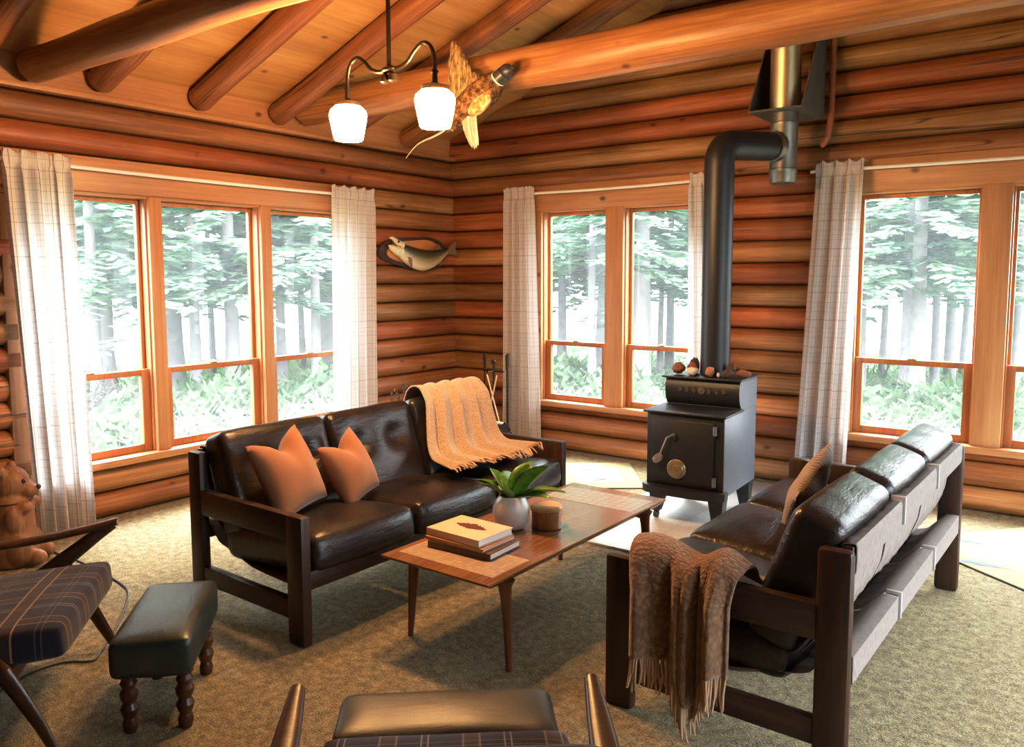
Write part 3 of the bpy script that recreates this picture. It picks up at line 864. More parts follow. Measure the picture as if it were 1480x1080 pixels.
book('book', 'dark-covered thick book at the bottom of the coffee table stack', (2.985, -3.370, ZT), 3, 0.325, 0.225, 0.030, M_cover3)
book('book', 'thin orange-spined book in the middle of the coffee table stack', (2.965, -3.373, ZT + 0.0305), 0, 0.315, 0.220, 0.015, M_cover2)
book('book', 'cream book with a brown printed picture on top of the stack', (2.955, -3.363, ZT + 0.0460), -2, 0.295, 0.225, 0.032, M_cover1, True)

vz = thing('potted_plant', 'white round vase of broad green leaves on the coffee table', 'plant', (2.955, -3.065, ZT))
bm = B()
lathe(bm, [(0.045, 0.0), (0.058, 0.004), (0.078, 0.035), (0.086, 0.070), (0.082, 0.105), (0.068, 0.135), (0.056, 0.148), (0.054, 0.152), (0.048, 0.150), (0.050, 0.135), (0.03, 0.12)], 32)
obj('vase', bm, M_white, vz, smooth=60)
sN = N('green leaf')
lv = sN.n('ShaderNodeTexNoise', Vector=sN.coord('Object'), Scale=30.0, Detail=3.0)
M_leaf = sN.done(sN.bsdf(sN.ramp(lv.outputs[0], [(0.3, (0.025, 0.10, 0.012)), (0.7, (0.11, 0.26, 0.03))]).outputs[0], 0.35, spec=0.5))
def leaf(az, elev, ln, wd, bend, roll=0.0, z0=0.13):
    bm = B()
    d = Vector((math.cos(az), math.sin(az), 0)); s = Vector((-math.sin(az), math.cos(az), 0))
    def fn(u, v):
        t = u
        e = elev - bend * t
        r = ln * t
        wv = wd * (math.sin(PI * min(1, t * 0.92 + 0.06)) ** 0.8) * (v - 0.5)
        rad = ln * (math.sin(elev) - math.sin(e)) / bend if False else 0
        x = sum(math.cos(elev - bend * t * (k + .5) / 8) for k in range(8)) / 8 * r
        z = sum(math.sin(elev - bend * t * (k + .5) / 8) for k in range(8)) / 8 * r
        nrm = Vector((-math.sin(e) * d.x, -math.sin(e) * d.y, math.cos(e)))
        sd = s * math.cos(roll) + nrm * math.sin(roll)
        return d * (x + 0.018) + V(0, 0, z0 + z) + sd * wv + nrm * abs(wv) * 0.5
    grid(bm, 14, 6, fn)
    o = obj('leaf', bm, M_leaf, vz, smooth=80, solid=0.0012)
for az, el, ln, wd, bd, ro in ((2.55, 0.55, 0.18, 0.085, 0.5, 0.3), (3.1, 0.75, 0.16, 0.08, 0.4, 0.4), (0.55, 0.95, 0.19, 0.075, 0.3, -0.7), (0.75, 0.55, 0.19, 0.055, 0.7, 0.0), (0.35, 0.45, 0.16, 0.05, 0.5, 0.2),
                               (1.7, 1.15, 0.15, 0.07, 0.4, 0.5), (4.3, 0.85, 0.12, 0.06, 0.6, 0.2), (5.4, 0.8, 0.13, 0.06, 0.5, -0.3), (3.8, 0.75, 0.14, 0.075, 0.6, 0.2), (2.0, 0.8, 0.17, 0.075, 0.6, 0.0), (1.2, 1.25, 0.14, 0.06, 0.2, 0.8)):
    leaf(az - R(20), el, ln * 1.28, wd * 1.25, bd, ro)

wb = thing('wooden_box', 'small round lidded wooden box on the coffee table', 'wooden box', (3.078, -2.955, ZT))
M_boxw = wood('turned box wood', (0.12, 0.04, 0.014), (0.30, 0.125, 0.04), (0.50, 0.25, 0.10), 'Z', rough=0.3, sc=3)
bm = B()
def lobe(r, a): return r * (1 + 0.05 * math.cos(3 * a + 0.6))
def lobed(bm, prof, n=48):
    rg = []
    for r, z in prof: rg.append([bm.verts.new((lobe(r, 2 * PI * k / n) * math.cos(2 * PI * k / n), lobe(r, 2 * PI * k / n) * math.sin(2 * PI * k / n), z)) for k in range(n)])
    for a, b in zip(rg, rg[1:]):
        for k in range(n): bm.faces.new((a[k], a[(k + 1) % n], b[(k + 1) % n], b[k]))
    bm.faces.new(list(reversed(rg[0]))); bm.faces.new(rg[-1])
lobed(bm, [(0.066, 0), (0.068, 0.003), (0.066, 0.040), (0.068, 0.080)]); obj('body', bm, M_boxw, wb)
bm = B(); lobed(bm, [(0.066, 0.0805), (0.073, 0.083), (0.074, 0.096), (0.070, 0.101), (0.055, 0.103)])
o = obj('lid', bm, wood('box lid wood', (0.40, 0.20, 0.08), (0.55, 0.32, 0.14), (0.66, 0.42, 0.22), 'X', rough=0.35, sc=3), wb); o['label'] = 'paler lid'

# ------------------------------------------------------------------ wood stove
sv = thing('wood_stove', 'black cast-iron step-top wood stove on white hearth tiles', 'stove', (2.80, -1.403, 0.012), R(2.97))
SW, SD = 0.492, 0.629
HZ = -0.012
bm = B(); box(bm, (0, 0.0, 0.200 + HZ), (SW, SD, 0.700 + HZ), 0.008); obj('body', bm, M_iron_lit, sv)
bm = B(); box(bm, (-0.004, -0.006, 0.205 + HZ), (SW + 0.002, 0.010, 0.698 + HZ), 0.006); obj('front_plate', bm, M_iron, sv)
bm = B()
prof = [(SD, 0.700), (0.3135, 0.700), (0.3135, 0.716), (0.290, 0.735), (0.272, 0.770), (0.264, 0.815), (0.270, 0.855), (0.288, 0.888), (SD, 0.888)]
a = [bm.verts.new((0.0, y, z + HZ)) for y, z in prof]; b = [bm.verts.new((SW, y, z + HZ)) for y, z in prof]
n = len(prof)
for i in range(n): bm.faces.new((a[i], a[(i + 1) % n], b[(i + 1) % n], b[i]))
bm.faces.new(list(reversed(a))); bm.faces.new(b)
bmesh.ops.recalc_face_normals(bm, faces=bm.faces[:])
ub = obj('upper_box', bm, M_iron_lit, sv, smooth=50)
bm = B()
grid(bm, 1, 10, lambda u, v: V(u * (SW - 0.004) + 0.002, 0, 0))
bm.free(); bm = B()
fp = prof[2:8]
va = [bm.verts.new((0.001, y - 0.002, z + HZ)) for y, z in fp]; vb = [bm.verts.new((SW - 0.001, y - 0.002, z + HZ)) for y, z in fp]
for i in range(len(fp) - 1): bm.faces.new((va[i], vb[i], vb[i + 1], va[i + 1]))
obj('rolled_front', bm, M_iron, sv, smooth=60)
bm = B(); box(bm, (-0.018, 0.245, 0.889 + HZ), (SW + 0.018, SD + 0.015, 0.902 + HZ), 0.004); obj('top_plate', bm, M_iron, sv)
bm = B(); box(bm, (-0.022, -0.035, 0.700 + HZ), (SW + 0.022, 0.312, 0.714 + HZ), 0.005); obj('step_plate', bm, M_iron, sv)
for i in range(7):
    bm = B()
    cx = SW * 0.5 + (i - 3) * 0.048
    if i == 3:
        for k in range(8):
            an = 2 * PI * k / 8
            ball(bm, (SW * .5 + 0.015 * math.cos(an), 0.262, 0.815 + HZ + 0.015 * math.sin(an)), 0.0095, (1, 0.35, 1), 8, 5)
        ball(bm, (SW * .5, 0.260, 0.815 + HZ), 0.010, (1, 0.6, 1), 10, 6)
    else:
        tube(bm, [(cx + 0.012 * math.cos(a_ * 0.7 + i) * (1 - a_ / 14), 0.262, 0.815 + HZ + 0.016 * math.sin(a_ * 0.7 + i) * (1 - a_ / 14)) for a_ in range(12)], 0.0035, 6)
    obj('ornament', bm, M_orn, sv)
dr_bm = B(); box(dr_bm, (0.035, -0.026, 0.262 + HZ), (SW - 0.055, -0.006, 0.668 + HZ), 0.008)
door = obj('door', dr_bm, M_iron, sv)
bm = B()
lathe(bm, [(0.060, 0.0), (0.062, 0.006), (0.056, 0.012), (0.048, 0.013), (0.044, 0.020), (0.028, 0.022), (0.026, 0.030), (0.012, 0.032)], 28, Matrix.Translation((0.205, -0.026, 0.360 + HZ)) @ Matrix.Rotation(R(90), 4, 'X'))
o = obj('draft_knob', bm, M_brass, door); o['label'] = 'round brass draft knob'
bm = B(); pts = []
tube(bm, [(0.165, -0.03, 0.565 + HZ), (0.150, -0.060, 0.555 + HZ), (0.135, -0.065, 0.51 + HZ), (0.108, -0.070, 0.445 + HZ)], 0.006, 8)
for i in range(80):
    an = i * 0.55; rr_ = 0.008 + 0.022 * math.sin(PI * (i + 3) / 86)
    pts.append((0.098 + (i / 80 - .5) * -0.02 + rr_ * math.cos(an), -0.070 + rr_ * math.sin(an), 0.425 + HZ + (i / 80 - 0.5) * -0.055))
tube(bm, pts, 0.0032, 6)
o = obj('door_handle', bm, M_coil, door); o['label'] = 'coiled steel door handle'
bm = B(); lathe(bm, [(0.022, 0), (0.022, 0.012), (0.012, 0.018)], 16, Matrix.Translation((0.185, -0.026, 0.56 + HZ)) @ Matrix.Rotation(R(90), 4, 'X')); obj('latch', bm, M_iron, door)
for z in (0.62, 0.305):
    bm = B(); tube(bm, [(SW - 0.05, -0.022, z - .028 + HZ), (SW - 0.05, -0.022, z + .028 + HZ)], 0.013, 12); obj('hinge', bm, M_iron_lit, sv)
bm = B()
n = 14
pr = [(-0.02 + (SW + 0.04) * i / n, -0.030 - 0.055 * (math.sin(PI * i / n) ** 0.35)) for i in range(n + 1)]
lo_ = [bm.verts.new((x, y, 0.198 + HZ)) for x, y in pr] + [bm.verts.new((SW + 0.02, 0.03, 0.198 + HZ)), bm.verts.new((-0.02, 0.03, 0.198 + HZ))]
hi_ = [bm.verts.new((x, y, 0.246 + HZ)) for x, y in pr] + [bm.verts.new((SW + 0.02, 0.03, 0.246 + HZ)), bm.verts.new((-0.02, 0.03, 0.246 + HZ))]
m_ = len(lo_)
bm.faces.new(list(reversed(lo_))); bm.faces.new(hi_)
for i in range(m_): bm.faces.new((lo_[i], lo_[(i + 1) % m_], hi_[(i + 1) % m_], hi_[i]))
bmesh.ops.recalc_face_normals(bm, faces=bm.faces[:])
obj('ash_lip', bm, M_iron, sv)
for sx in (0, 1):
    for sy in (0, 1):
        bm = B()
        cx = 0.055 + sx * (SW - 0.11); cy = 0.06 + sy * (SD - 0.12)
        top = [(cx - 0.050, cy - 0.045), (cx + 0.050, cy - 0.045), (cx + 0.050, cy + 0.045), (cx - 0.050, cy + 0.045)]
        ox, oy = (sx * 2 - 1) * 0.012, (sy * 2 - 1) * 0.012
        bot = [(cx + ox - 0.028, cy + oy - 0.026), (cx + ox + 0.028, cy + oy - 0.026), (cx + ox + 0.028, cy + oy + 0.026), (cx + ox - 0.028, cy + oy + 0.026)]
        vt = [bm.verts.new((x, y, 0.199 + HZ)) for x, y in top]; vb_ = [bm.verts.new((x, y, (0.05 if sx == 0 else 0.0) + 0.012 + HZ)) for x, y in bot]
        for k in range(4): bm.faces.new((vb_[k], vb_[(k + 1) % 4], vt[(k + 1) % 4], vt[k]))
        bm.faces.new(vt); bm.faces.new(list(reversed(vb_)))
        lg = obj('leg', bm, M_iron, sv)
        if sx == 0:
            bm = B(); tube(bm, [(cx + ox - 0.012, cy + oy, 0.036 + HZ), (cx + ox + 0.012, cy + oy, 0.036 + HZ)], 0.024, 16); obj('caster', bm, M_rubber, lg)

pp = thing('stove_pipe', 'matte black stove pipe rising from the wood stove to the elbow', 'stove pipe', (0, 0, 0))
def arc_path(p0, corner, p1, r, n=8):
    p0, c, p1 = Vector(p0), Vector(corner), Vector(p1)
    a = c + (p0 - c).normalized() * r; b = c + (p1 - c).normalized() * r
    out = [p0]
    for i in range(n + 1):
        t = i / n; out.append((a * (1 - t) + c * t) * (1 - t) + (c * (1 - t) + b * t) * t)
    out.append(p1); return out
TX, TY, TZc = 3.275, -0.40, 2.405
bx_, by_ = 3.045, -0.945
dirh = V(TX - bx_, TY - by_, 0).normalized()
pth = arc_path((bx_, by_, 0.904), (bx_ + 0.01, by_ - 0.02, 2.375), (TX - dirh.x * 0.136, TY - dirh.y * 0.136, TZc), 0.12)
bm = B(); tube(bm, pth, 0.094, 32); obj('pipe', bm, M_pipe, pp, smooth=40)
for z in (0.912, 1.42, 2.20):
    bm = B(); tube(bm, [(bx_, by_, z), (bx_, by_, z + 0.014)], 0.0965, 32); obj('seam_ring', bm, M_pipe, pp)

ch = thing('chimney', 'metal chimney with galvanized tee held by a grey wall bracket', 'chimney', (TX, TY, 0))
bm = B(); lathe(bm, [(0.070, 2.165), (0.084, 2.172), (0.089, 2.19), (0.089, 2.235), (0.092, 2.24), (0.092, 2.262), (0.089, 2.266), (0.089, 2.545), (0.092, 2.55), (0.092, 2.57), (0.089, 2.574), (0.089, 2.632)], 32)
tee = obj('tee', bm, M_galv, ch)
bm = B(); tube(bm, [(-dirh.x * 0.055, -dirh.y * 0.055, TZc), (-dirh.x * 0.105, -dirh.y * 0.105, TZc), (-dirh.x * 0.106, -dirh.y * 0.106, TZc), (-dirh.x * 0.122, -dirh.y * 0.122, TZc)], [0.093, 0.093, 0.103, 0.103], 32); obj('collar', bm, M_galv, tee)
bm = B(); lathe(bm, [(0.098, 2.646), (0.100, 2.66), (0.100, 3.30), (0.103, 3.305), (0.103, 3.33), (0.100, 3.335), (0.100, ceil_z(TX - 0.11) - 0.01)], 32); o = obj('flue_pipe', bm, M_stain, ch); o['label'] = 'shiny stainless flue pipe'
bm = B(); box(bm, (-0.19, -0.16, 2.632), (0.165, 0.335, 2.646), 0.003)
for xs in (-0.19, 0.160):
    polyplate(bm, [(-0.16, 2.646), (0.335, 2.646), (0.335, 3.28), (0.24, 3.28)], 0.008, Matrix.Translation((xs, 0, 0)) @ Matrix.Rotation(R(90), 4, 'Z'))
obj('wall_bracket', bm, M_greyboard, ch, smooth=20)
bm = B()
tube(bm, [(3.485, -0.075, 3.45), (3.49, -0.075, 3.0), (3.487, -0.078, 2.62), (3.475, -0.085, 2.50), (3.445, -0.090, 2.455), (3.43, -0.090, 2.45)], [0.020, 0.021, 0.021, 0.022, 0.024, 0.022], 14)
tag(obj('wall_rod', bm, M_redrod), 'red-brown rod with a bent end hung on the log wall beside the chimney', 'rod')  # bent red-brown rod on the log wall, no curtain hangs from it

# small stones and cones along the stove's top
def lump(lab, x, y, z, sc, mat, seed, name='stone', cone=False):
    bm = B()
    g = bmesh.ops.create_icosphere(bm, subdivisions=3, radius=1.0)
    for v in bm.verts:
        d = v.co.normalized()
        k = 1 + 0.22 * noise.noise(d * 1.6 + Vector((seed * 7.7, 0, 0))) + (0.10 * math.sin(9 * d.x + 5 * math.atan2(d.y, d.z)) if cone else 0.06 * noise.noise(d * 5))
        v.co = Vector((d.x * sc[0], d.y * sc[1], d.z * sc[2])) * k
    zmin = min(v.co.z for v in bm.verts)
    for v in bm.verts: v.co.z -= zmin
    o = obj(name, bm, mat, smooth=50); o.location = (x, y, z); o.rotation_euler = (0, 0, seed * 0.9)
    return tag(o, lab, 'pine cone' if cone else 'stone', 'stones and cones on the wood stove')
M_st1 = plain('red brown stone', (0.22, 0.09, 0.05), 0.7, 0, 0.3, 0.5, 90, 0.3)
M_st2 = plain('pale stone', (0.60, 0.52, 0.42), 0.7, 0, 0.3, 0.3, 60, 0.3)
M_st3 = plain('orange stone', (0.38, 0.16, 0.06), 0.7, 0, 0.3, 0.5, 120, 0.3)
M_st4 = plain('dark cone', (0.075, 0.04, 0.025), 0.7, 0, 0.3, 0.5, 90, 0.3)
ZS = 0.9035
lump('reddish pine cone at the window end of the stove top', 2.842, -1.060, ZS, (0.040, 0.034, 0.036), M_st1, 1, 'pine_cone', True)
lump('brown pine cone, second from the window end of the stove top', 2.922, -1.015, ZS, (0.032, 0.032, 0.040), M_st1, 2, 'pine_cone', True)
lump('dark pine cone touching the stove pipe on its window side', 2.895, -0.925, ZS, (0.030, 0.034, 0.048), M_st4, 3, 'pine_cone', True)
lump('pale knobbly stone in front of the stove pipe', 2.952, -1.090, ZS, (0.040, 0.024, 0.026), M_st2, 4)
lump('flat round orange stone at the middle of the stove top', 3.070, -1.085, ZS, (0.040, 0.020, 0.034), M_st3, 5)
lump('tiny white pebble beside the round orange stone', 3.128, -1.09, ZS, (0.011, 0.010, 0.016), M_st2, 6)
lump('dark pine cone in front of the long brown stone', 3.190, -1.088, ZS, (0.036, 0.024, 0.028), M_st4, 7, 'pine_cone', True)
lump('dark pine cone between the stove pipe and the long brown stone', 3.172, -0.990, ZS, (0.024, 0.030, 0.040), M_st4, 8, 'pine_cone', True)
lump('long brown stone with a pale tip at the wall end of the stove top', 3.256, -0.990, ZS, (0.048, 0.022, 0.026), M_st1, 0.2)

# hearth tiles
bm = B(); box(bm, (2.52, -2.02, 0.0), (3.60, -0.10, 0.012), 0.002)
tag(obj('hearth_pad', bm, M_hearth), 'white tiled hearth pad under the wood stove', 'hearth')

# ------------------------------------------------------------------ rugs
def rug_mat():
    s = N('pale yellow rug')
    a = s.n('ShaderNodeTexNoise', Vector=s.coord('Object'), Scale=180.0, Detail=2.0)
    col = s.mix(a.outputs[0], (0.30, 0.28, 0.14), (0.42, 0.39, 0.21))
    return s.done(s.bsdf(col, 0.95, bump=a.outputs[0], bstr=0.3, bdist=0.004, spec=0.1))
M_rug = rug_mat()
M_rugw = fabric('rug cream field', (0.40, 0.39, 0.30), (0.50, 0.49, 0.40), 180)
M_rugb = fabric('rug blue grey motif', (0.05, 0.075, 0.10), (0.09, 0.12, 0.15), 180)
M_rugd = fabric('rug dark binding', (0.06, 0.07, 0.05), (0.10, 0.11, 0.08), 180)
def rug(loc, rz, w, l, lab, zt=0.010):
    t = thing('rug', lab, 'rug', loc, R(rz), 'pale yellow animal rugs')
    bm = B(); box(bm, (-w / 2, -l / 2, 0.001), (w / 2, l / 2, zt - 0.001), 0.003); obj('binding', bm, M_rugd, t)
    bm = B(); box(bm, (-w / 2 + 0.008, -l / 2 + 0.008, 0.004), (w / 2 - 0.008, l / 2 - 0.008, zt), 0.002); obj('pile', bm, M_rug, t)
    bm = B(); box(bm, (-w * .27, -l * .30, zt - .002), (w * .27, l * .30, zt + 0.001), 0.0); obj('centre_field', bm, M_rugw, t)
    def fish_m(cx, cy, s, rot, b):
        n = 18; pts = []
        for i in range(n + 1):
            x = -1 + 2 * i / n; pts.append((x, 0.30 * (1 - x * x) ** 0.8 * (1 + 0.35 * math.sin(x * 9))))
        pts += [(1.05, 0.05), (1.5, -0.10), (1.5, -0.16), (1.0, -0.06)]
        for i in range(n, -1, -1):
            x = -1 + 2 * i / n; pts.append((x, -0.22 * (1 - x * x) ** 0.8 * (1 + 0.3 * math.cos(x * 8)) - 0.005))
        c, si = math.cos(rot), math.sin(rot)
        vs = [b.verts.new((cx + s * (x * c - y * si), cy + s * (x * si + y * c), zt + 0.0018)) for x, y in pts]
        f = b.faces.new(vs); bmesh.ops.triangulate(b, faces=[f])
    return t, fish_m, zt
t, fm, zt = rug((1.965, -0.605, 0.0), 36.5, 0.62, 0.80, 'pale yellow rug with animal figures between the sofa end and the stove')
bm = B(); fm(0.02, -0.16, 0.085, 0.55, bm); fm(-0.05, 0.16, 0.085, 0.55, bm)
bmesh.ops.recalc_face_normals(bm, faces=bm.faces[:]); obj('animal_figure', bm, M_rugb, t, smooth=None)
# second rug: near corner at (4.78,-1.41)
t, fm, zt = rug((5.03, -0.70, 0.0), 52, 1.30, 1.05, 'pale yellow rug with blue-grey animal figures behind the sofa seen from behind')
bm = B()
M2 = t.matrix_world.inverted() if False else None
c52, s52 = math.cos(R(52)), math.sin(R(52))
def loc2(x, y):
    dx, dy = x - 5.03, y + 0.70
    return dx * c52 + dy * s52, -dx * s52 + dy * c52
for x, y, s_, ro in ((4.62, -1.10, 0.105, -0.9), (4.50, -0.72, 0.10, -0.9), (5.2, -1.0, 0.1, -0.9), (5.1, -0.2, 0.1, -0.9)):
    fm(*loc2(x, y), s_, ro, bm)
bmesh.ops.recalc_face_normals(bm, faces=bm.faces[:]); obj('animal_figure', bm, M_rugb, t, smooth=None)

# ------------------------------------------------------------------ footstools
def make_stool(label, mat, loc, rz, L, W, H):
    t = thing('footstool', label, 'footstool', loc, R(rz), 'leather footstools')
    bm = B()
    cushion(bm, (L, W, 0.145), 0.036, (0, 0, 0.014), Matrix.Translation((0, 0, H - 0.078)), wr=0.006, seed=L)
    obj('padded_top', bm, mat, t, smooth=80, sub=1)
    for sx in (-1, 1):
        for sy in (-1, 1):
            bm = B()
            lathe(bm, [(0.020, 0), (0.024, 0.01), (0.026, 0.03), (0.020, 0.05), (0.028, 0.07), (0.031, 0.085), (0.021, 0.105), (0.030, 0.125), (0.031, 0.14), (0.021, 0.155), (0.029, 0.175), (0.021, 0.19), (0.032, 0.20), (0.032, H - 0.148)], 18, Matrix.Translation((sx * (L / 2 - 0.083), sy * (W / 2 - 0.046), 0)))
            obj('leg', bm, M_turn, t)
    return t
M_turn = wood('turned leg wood', (0.03, 0.010, 0.006), (0.065, 0.022, 0.010), (0.10, 0.04, 0.018), 'Z', rough=0.3, sc=3)
make_stool('dark green-black leather footstool with turned wooden legs', M_vinyl, (2.412, -4.432, 0), -42.9, 0.545, 0.272, 0.36)
make_stool('dark leather footstool in front of the plaid seat at the bottom edge', M_vinyl2, (3.745, -4.420, 0), 40.3, 0.585, 0.240, 0.405)

# ------------------------------------------------------------------ plaid lounge chairs (open Z-shaped sides)
def make_chair(label, loc, rz, W=0.62, ax=0.385, near_arm=True, zs=0.352):
    """local: x across, +y forward, origin on floor under the seat's front edge centre"""
    t = thing('lounge_chair', label, 'armchair', loc, R(rz), 'plaid wool lounge chairs')
    for sx in (-1, 1):
        xa = sx * ax
        full = near_arm or sx < 0
        if not full:
            bm = B(); tube(bm, [(xa - sx * 0.012, -0.22, 0.345), (xa - sx * 0.015, -0.30, 0.300), (xa - sx * 0.01, -0.50, 0.16), (xa, -0.70, 0.0)], [0.026, 0.034, 0.028, 0.017], 14, flat=0.62)
            obj('rear_leg', bm, M_chair, t)
            bm = B(); tube(bm, [(xa - sx * 0.05, -0.20, 0.325), (xa - sx * 0.018, -0.15, 0.29), (xa - sx * 0.016, -0.11, 0.22), (xa - sx * 0.01, -0.05, 0.11), (xa, 0.0, 0.0)], [0.028, 0.034, 0.030, 0.024, 0.016], 14, flat=0.62)
            obj('front_leg', bm, M_chair, t)
            continue
        bm = B()   # armrest: flat, tapering to the tip
        n = 12
        def arm(u, v):
            tt = u; y = 0.02 - 0.66 * tt
            wd = 0.020 + 0.040 * math.sin(PI * min(1, tt * 0.75 + 0.06)) ** 0.8
            a = 2 * PI * v
            z = 0.545 - 0.075 * tt - 0.02 * math.sin(PI * tt)
            return V(xa - sx * 0.02 * tt + wd * 0.62 * math.cos(a), y, z + 0.016 * math.sin(a))
        vs = grid(bm, n, 14, arm)
        bm.faces.new([vs[0][k] for k in range(14)]); bm.faces.new([vs[n][k] for k in range(13, -1, -1)])
        bmesh.ops.remove_doubles(bm, verts=bm.verts[:], dist=1e-5)
        bmesh.ops.recalc_face_normals(bm, faces=bm.faces[:])
        obj('armrest', bm, M_chair, t, smooth=60)
        bm = B()   # long diagonal from the arm tip down to the rear foot
        tube(bm, [(xa, 0.005, 0.535), (xa - sx * 0.004, -0.06, 0.495), (xa - sx * 0.01, -0.18, 0.405), (xa - sx * 0.015, -0.30, 0.315), (xa - sx * 0.01, -0.50, 0.16), (xa, -0.70, 0.0)], [0.018, 0.026, 0.033, 0.036, 0.028, 0.017], 14, flat=0.62)
        obj('rear_leg', bm, M_chair, t)
        bm = B()
        tube(bm, [(xa - sx * 0.014, -0.20, 0.385), (xa - sx * 0.016, -0.155, 0.33), (xa - sx * 0.016, -0.12, 0.25), (xa - sx * 0.01, -0.06, 0.12), (xa, -0.005, 0.0)], [0.030, 0.034, 0.030, 0.024, 0.016], 14, flat=0.62)
        obj('front_leg', bm, M_chair, t)
    bm = B()
    box(bm, (-0.37, -0.165, 0.255), (0.37, -0.125, 0.300), 0.006); box(bm, (-0.37, -0.52, 0.20), (0.37, -0.48, 0.245), 0.006)
    obj('seat_rail', bm, M_chair, t)
    bm = B()
    cushion(bm, (W, 0.60, 0.125), 0.036, (0, 0, 0.016), Matrix.Translation((0, -0.285, zs)) @ Matrix.Rotation(R(5), 4, 'X'), wr=0.004, seed=2)
    obj('seat_cushion', bm, M_plaid, t, smooth=80, sub=1)
    bm = B()
    for sx in (-1, 1):
        bar(bm, (sx * 0.27, -0.52, 0.22), (sx * 0.27, -0.76, 0.76), 0.035, 0.03, up=(0, 1, 0.4))
    box(bm, (-0.28, -0.775, 0.70), (0.28, -0.745, 0.76), 0.006)
    obj('back_frame', bm, M_chair, t)
    bm = B()
    cushion(bm, (W - 0.04, 0.11, 0.44), 0.038, (0, 0.02, 0), Matrix.Translation((0, -0.595, 0.565)) @ Matrix.Rotation(R(22), 4, 'X'), seed=4)
    obj('back_cushion', bm, M_plaid, t, smooth=80, sub=1)
    return t
make_chair('plaid wool lounge chair with slanted wooden arms near the carved bear', (2.150, -4.590, 0), -40.6, 0.66, 0.395, False, 0.330)
make_chair('plaid wool lounge chair at the bottom edge, behind a leather footstool', (3.855, -4.545, 0), 40.3, 0.61, 0.362)

# ------------------------------------------------------------------ pendant lamp
lamp = thing('pendant_lamp', 'bronze two-arm pendant lamp with two lit white glass shades', 'lamp', (2.375, -3.22, 0))
bm = B()
tube(bm, [(0, 0, ceil_z(2.375) - 0.02), (0, 0, 2.50)], 0.0105, 12); obj('stem', bm, M_bronze, lamp)
bm = B(); lathe(bm, [(0.015, ceil_z(2.375) - 0.10), (0.026, ceil_z(2.375) - 0.06), (0.028, ceil_z(2.375) - 0.03)], 20); obj('canopy', bm, M_bronze, lamp)
def catmull(pts, n=8):
    pts = [Vector(p) for p in pts]; out = []
    for i in range(len(pts) - 1):
        a = pts[max(0, i - 1)]; b = pts[i]; c = pts[i + 1]; d = pts[min(len(pts) - 1, i + 2)]
        for k in range(n):
            f = k / n
            out.append(0.5 * ((2 * b) + (c - a) * f + (2 * a - 5 * b + 4 * c - d) * f * f + (3 * b - a - 3 * c + d) * f ** 3))
    out.append(pts[-1]); return out
for sx in (-1, 1):
    bm = B()
    tube(bm, catmull([(0, 0, 2.500), (sx * 0.06, 0, 2.497), (sx * 0.115, 0, 2.515), (sx * 0.165, 0, 2.560), (sx * 0.212, 0, 2.583), (sx * 0.258, 0, 2.560), (sx * 0.279, 0, 2.50), (sx * 0.281, 0, 2.44)]), 0.0095, 10)
    arm_ = obj('arm', bm, M_bronze, lamp)
    bm = B()
    lathe(bm, [(0.010, 2.455), (0.017, 2.452), (0.017, 2.444), (0.012, 2.440), (0.013, 2.405), (0.020, 2.398), (0.062, 2.385), (0.064, 2.366), (0.060, 2.364)], 24, Matrix.Translation((sx * 0.281, 0, 0))); obj('shade_holder', bm, M_bronze, lamp)
    bm = B()
    lathe(bm, [(0.058, 2.363), (0.066, 2.362), (0.084, 2.346), (0.090, 2.325), (0.087, 2.30), (0.075, 2.24), (0.069, 2.212), (0.065, 2.206), (0.04, 2.204)], 32, Matrix.Translation((sx * 0.281, 0, 0)))
    o = obj('lamp_shade', bm, M_shade, lamp, smooth=60); o['label'] = 'glowing white glass shade'
bm = B(); ball(bm, (0, 0, 2.500), 0.03, (1.5, 0.8, 0.5)); obj('hub', bm, M_bronze, lamp)
for sx in (-1, 1):
    bm = B(); lathe(bm, [(0.010, 2.494), (0.010, 2.480), (0.020, 2.474), (0.022, 2.445), (0.014, 2.440)], 16, Matrix.Translation((sx * 0.026, 0.0, 0))); obj('finial', bm, M_bronze, lamp)

# ------------------------------------------------------------------ pheasant mount
def feather_mat(name, stops, scale, axis_s):
    s = N(name)
    nz = s.n('ShaderNodeTexNoise', Vector=s.coord('Object', axis_s), Scale=scale, Detail=4.0, Roughness=0.7)
    return s.done(s.bsdf(s.ramp(nz.outputs[0], stops).outputs[0], 0.8, bump=nz.outputs[0], bstr=0.5, bdist=0.004, spec=0.2))
M_fbody = feather_mat('pheasant body', [(0.38, (0.03, 0.016, 0.009)), (0.5, (0.13, 0.065, 0.026)), (0.66, (0.30, 0.17, 0.075))], 30, (1, 1, 1))
M_fwing = feather_mat('pheasant wing', [(0.38, (0.13, 0.075, 0.030)), (0.52, (0.33, 0.23, 0.11)), (0.66, (0.46, 0.36, 0.20))], 55, (1, 1, 0.35))
M_fpale = feather_mat('pheasant pale feathers', [(0.35, (0.33, 0.29, 0.24)), (0.65, (0.50, 0.47, 0.42))], 50, (1, 1, 0.3))
M_fhead = plain('pheasant head', (0.03, 0.028, 0.035), 0.4, 0, 0.5, 0.4, 40)
M_fbreast = feather_mat('pheasant breast', [(0.38, (0.26, 0.085, 0.022)), (0.52, (0.45, 0.24, 0.09)), (0.62, (0.56, 0.48, 0.36))], 26, (1, 1, 1))
ph = thing('pheasant_mount', 'mounted flying pheasant with raised wing fixed to the long tie log', 'stuffed bird', (1.93, -2.06, 2.60))
bm = B()
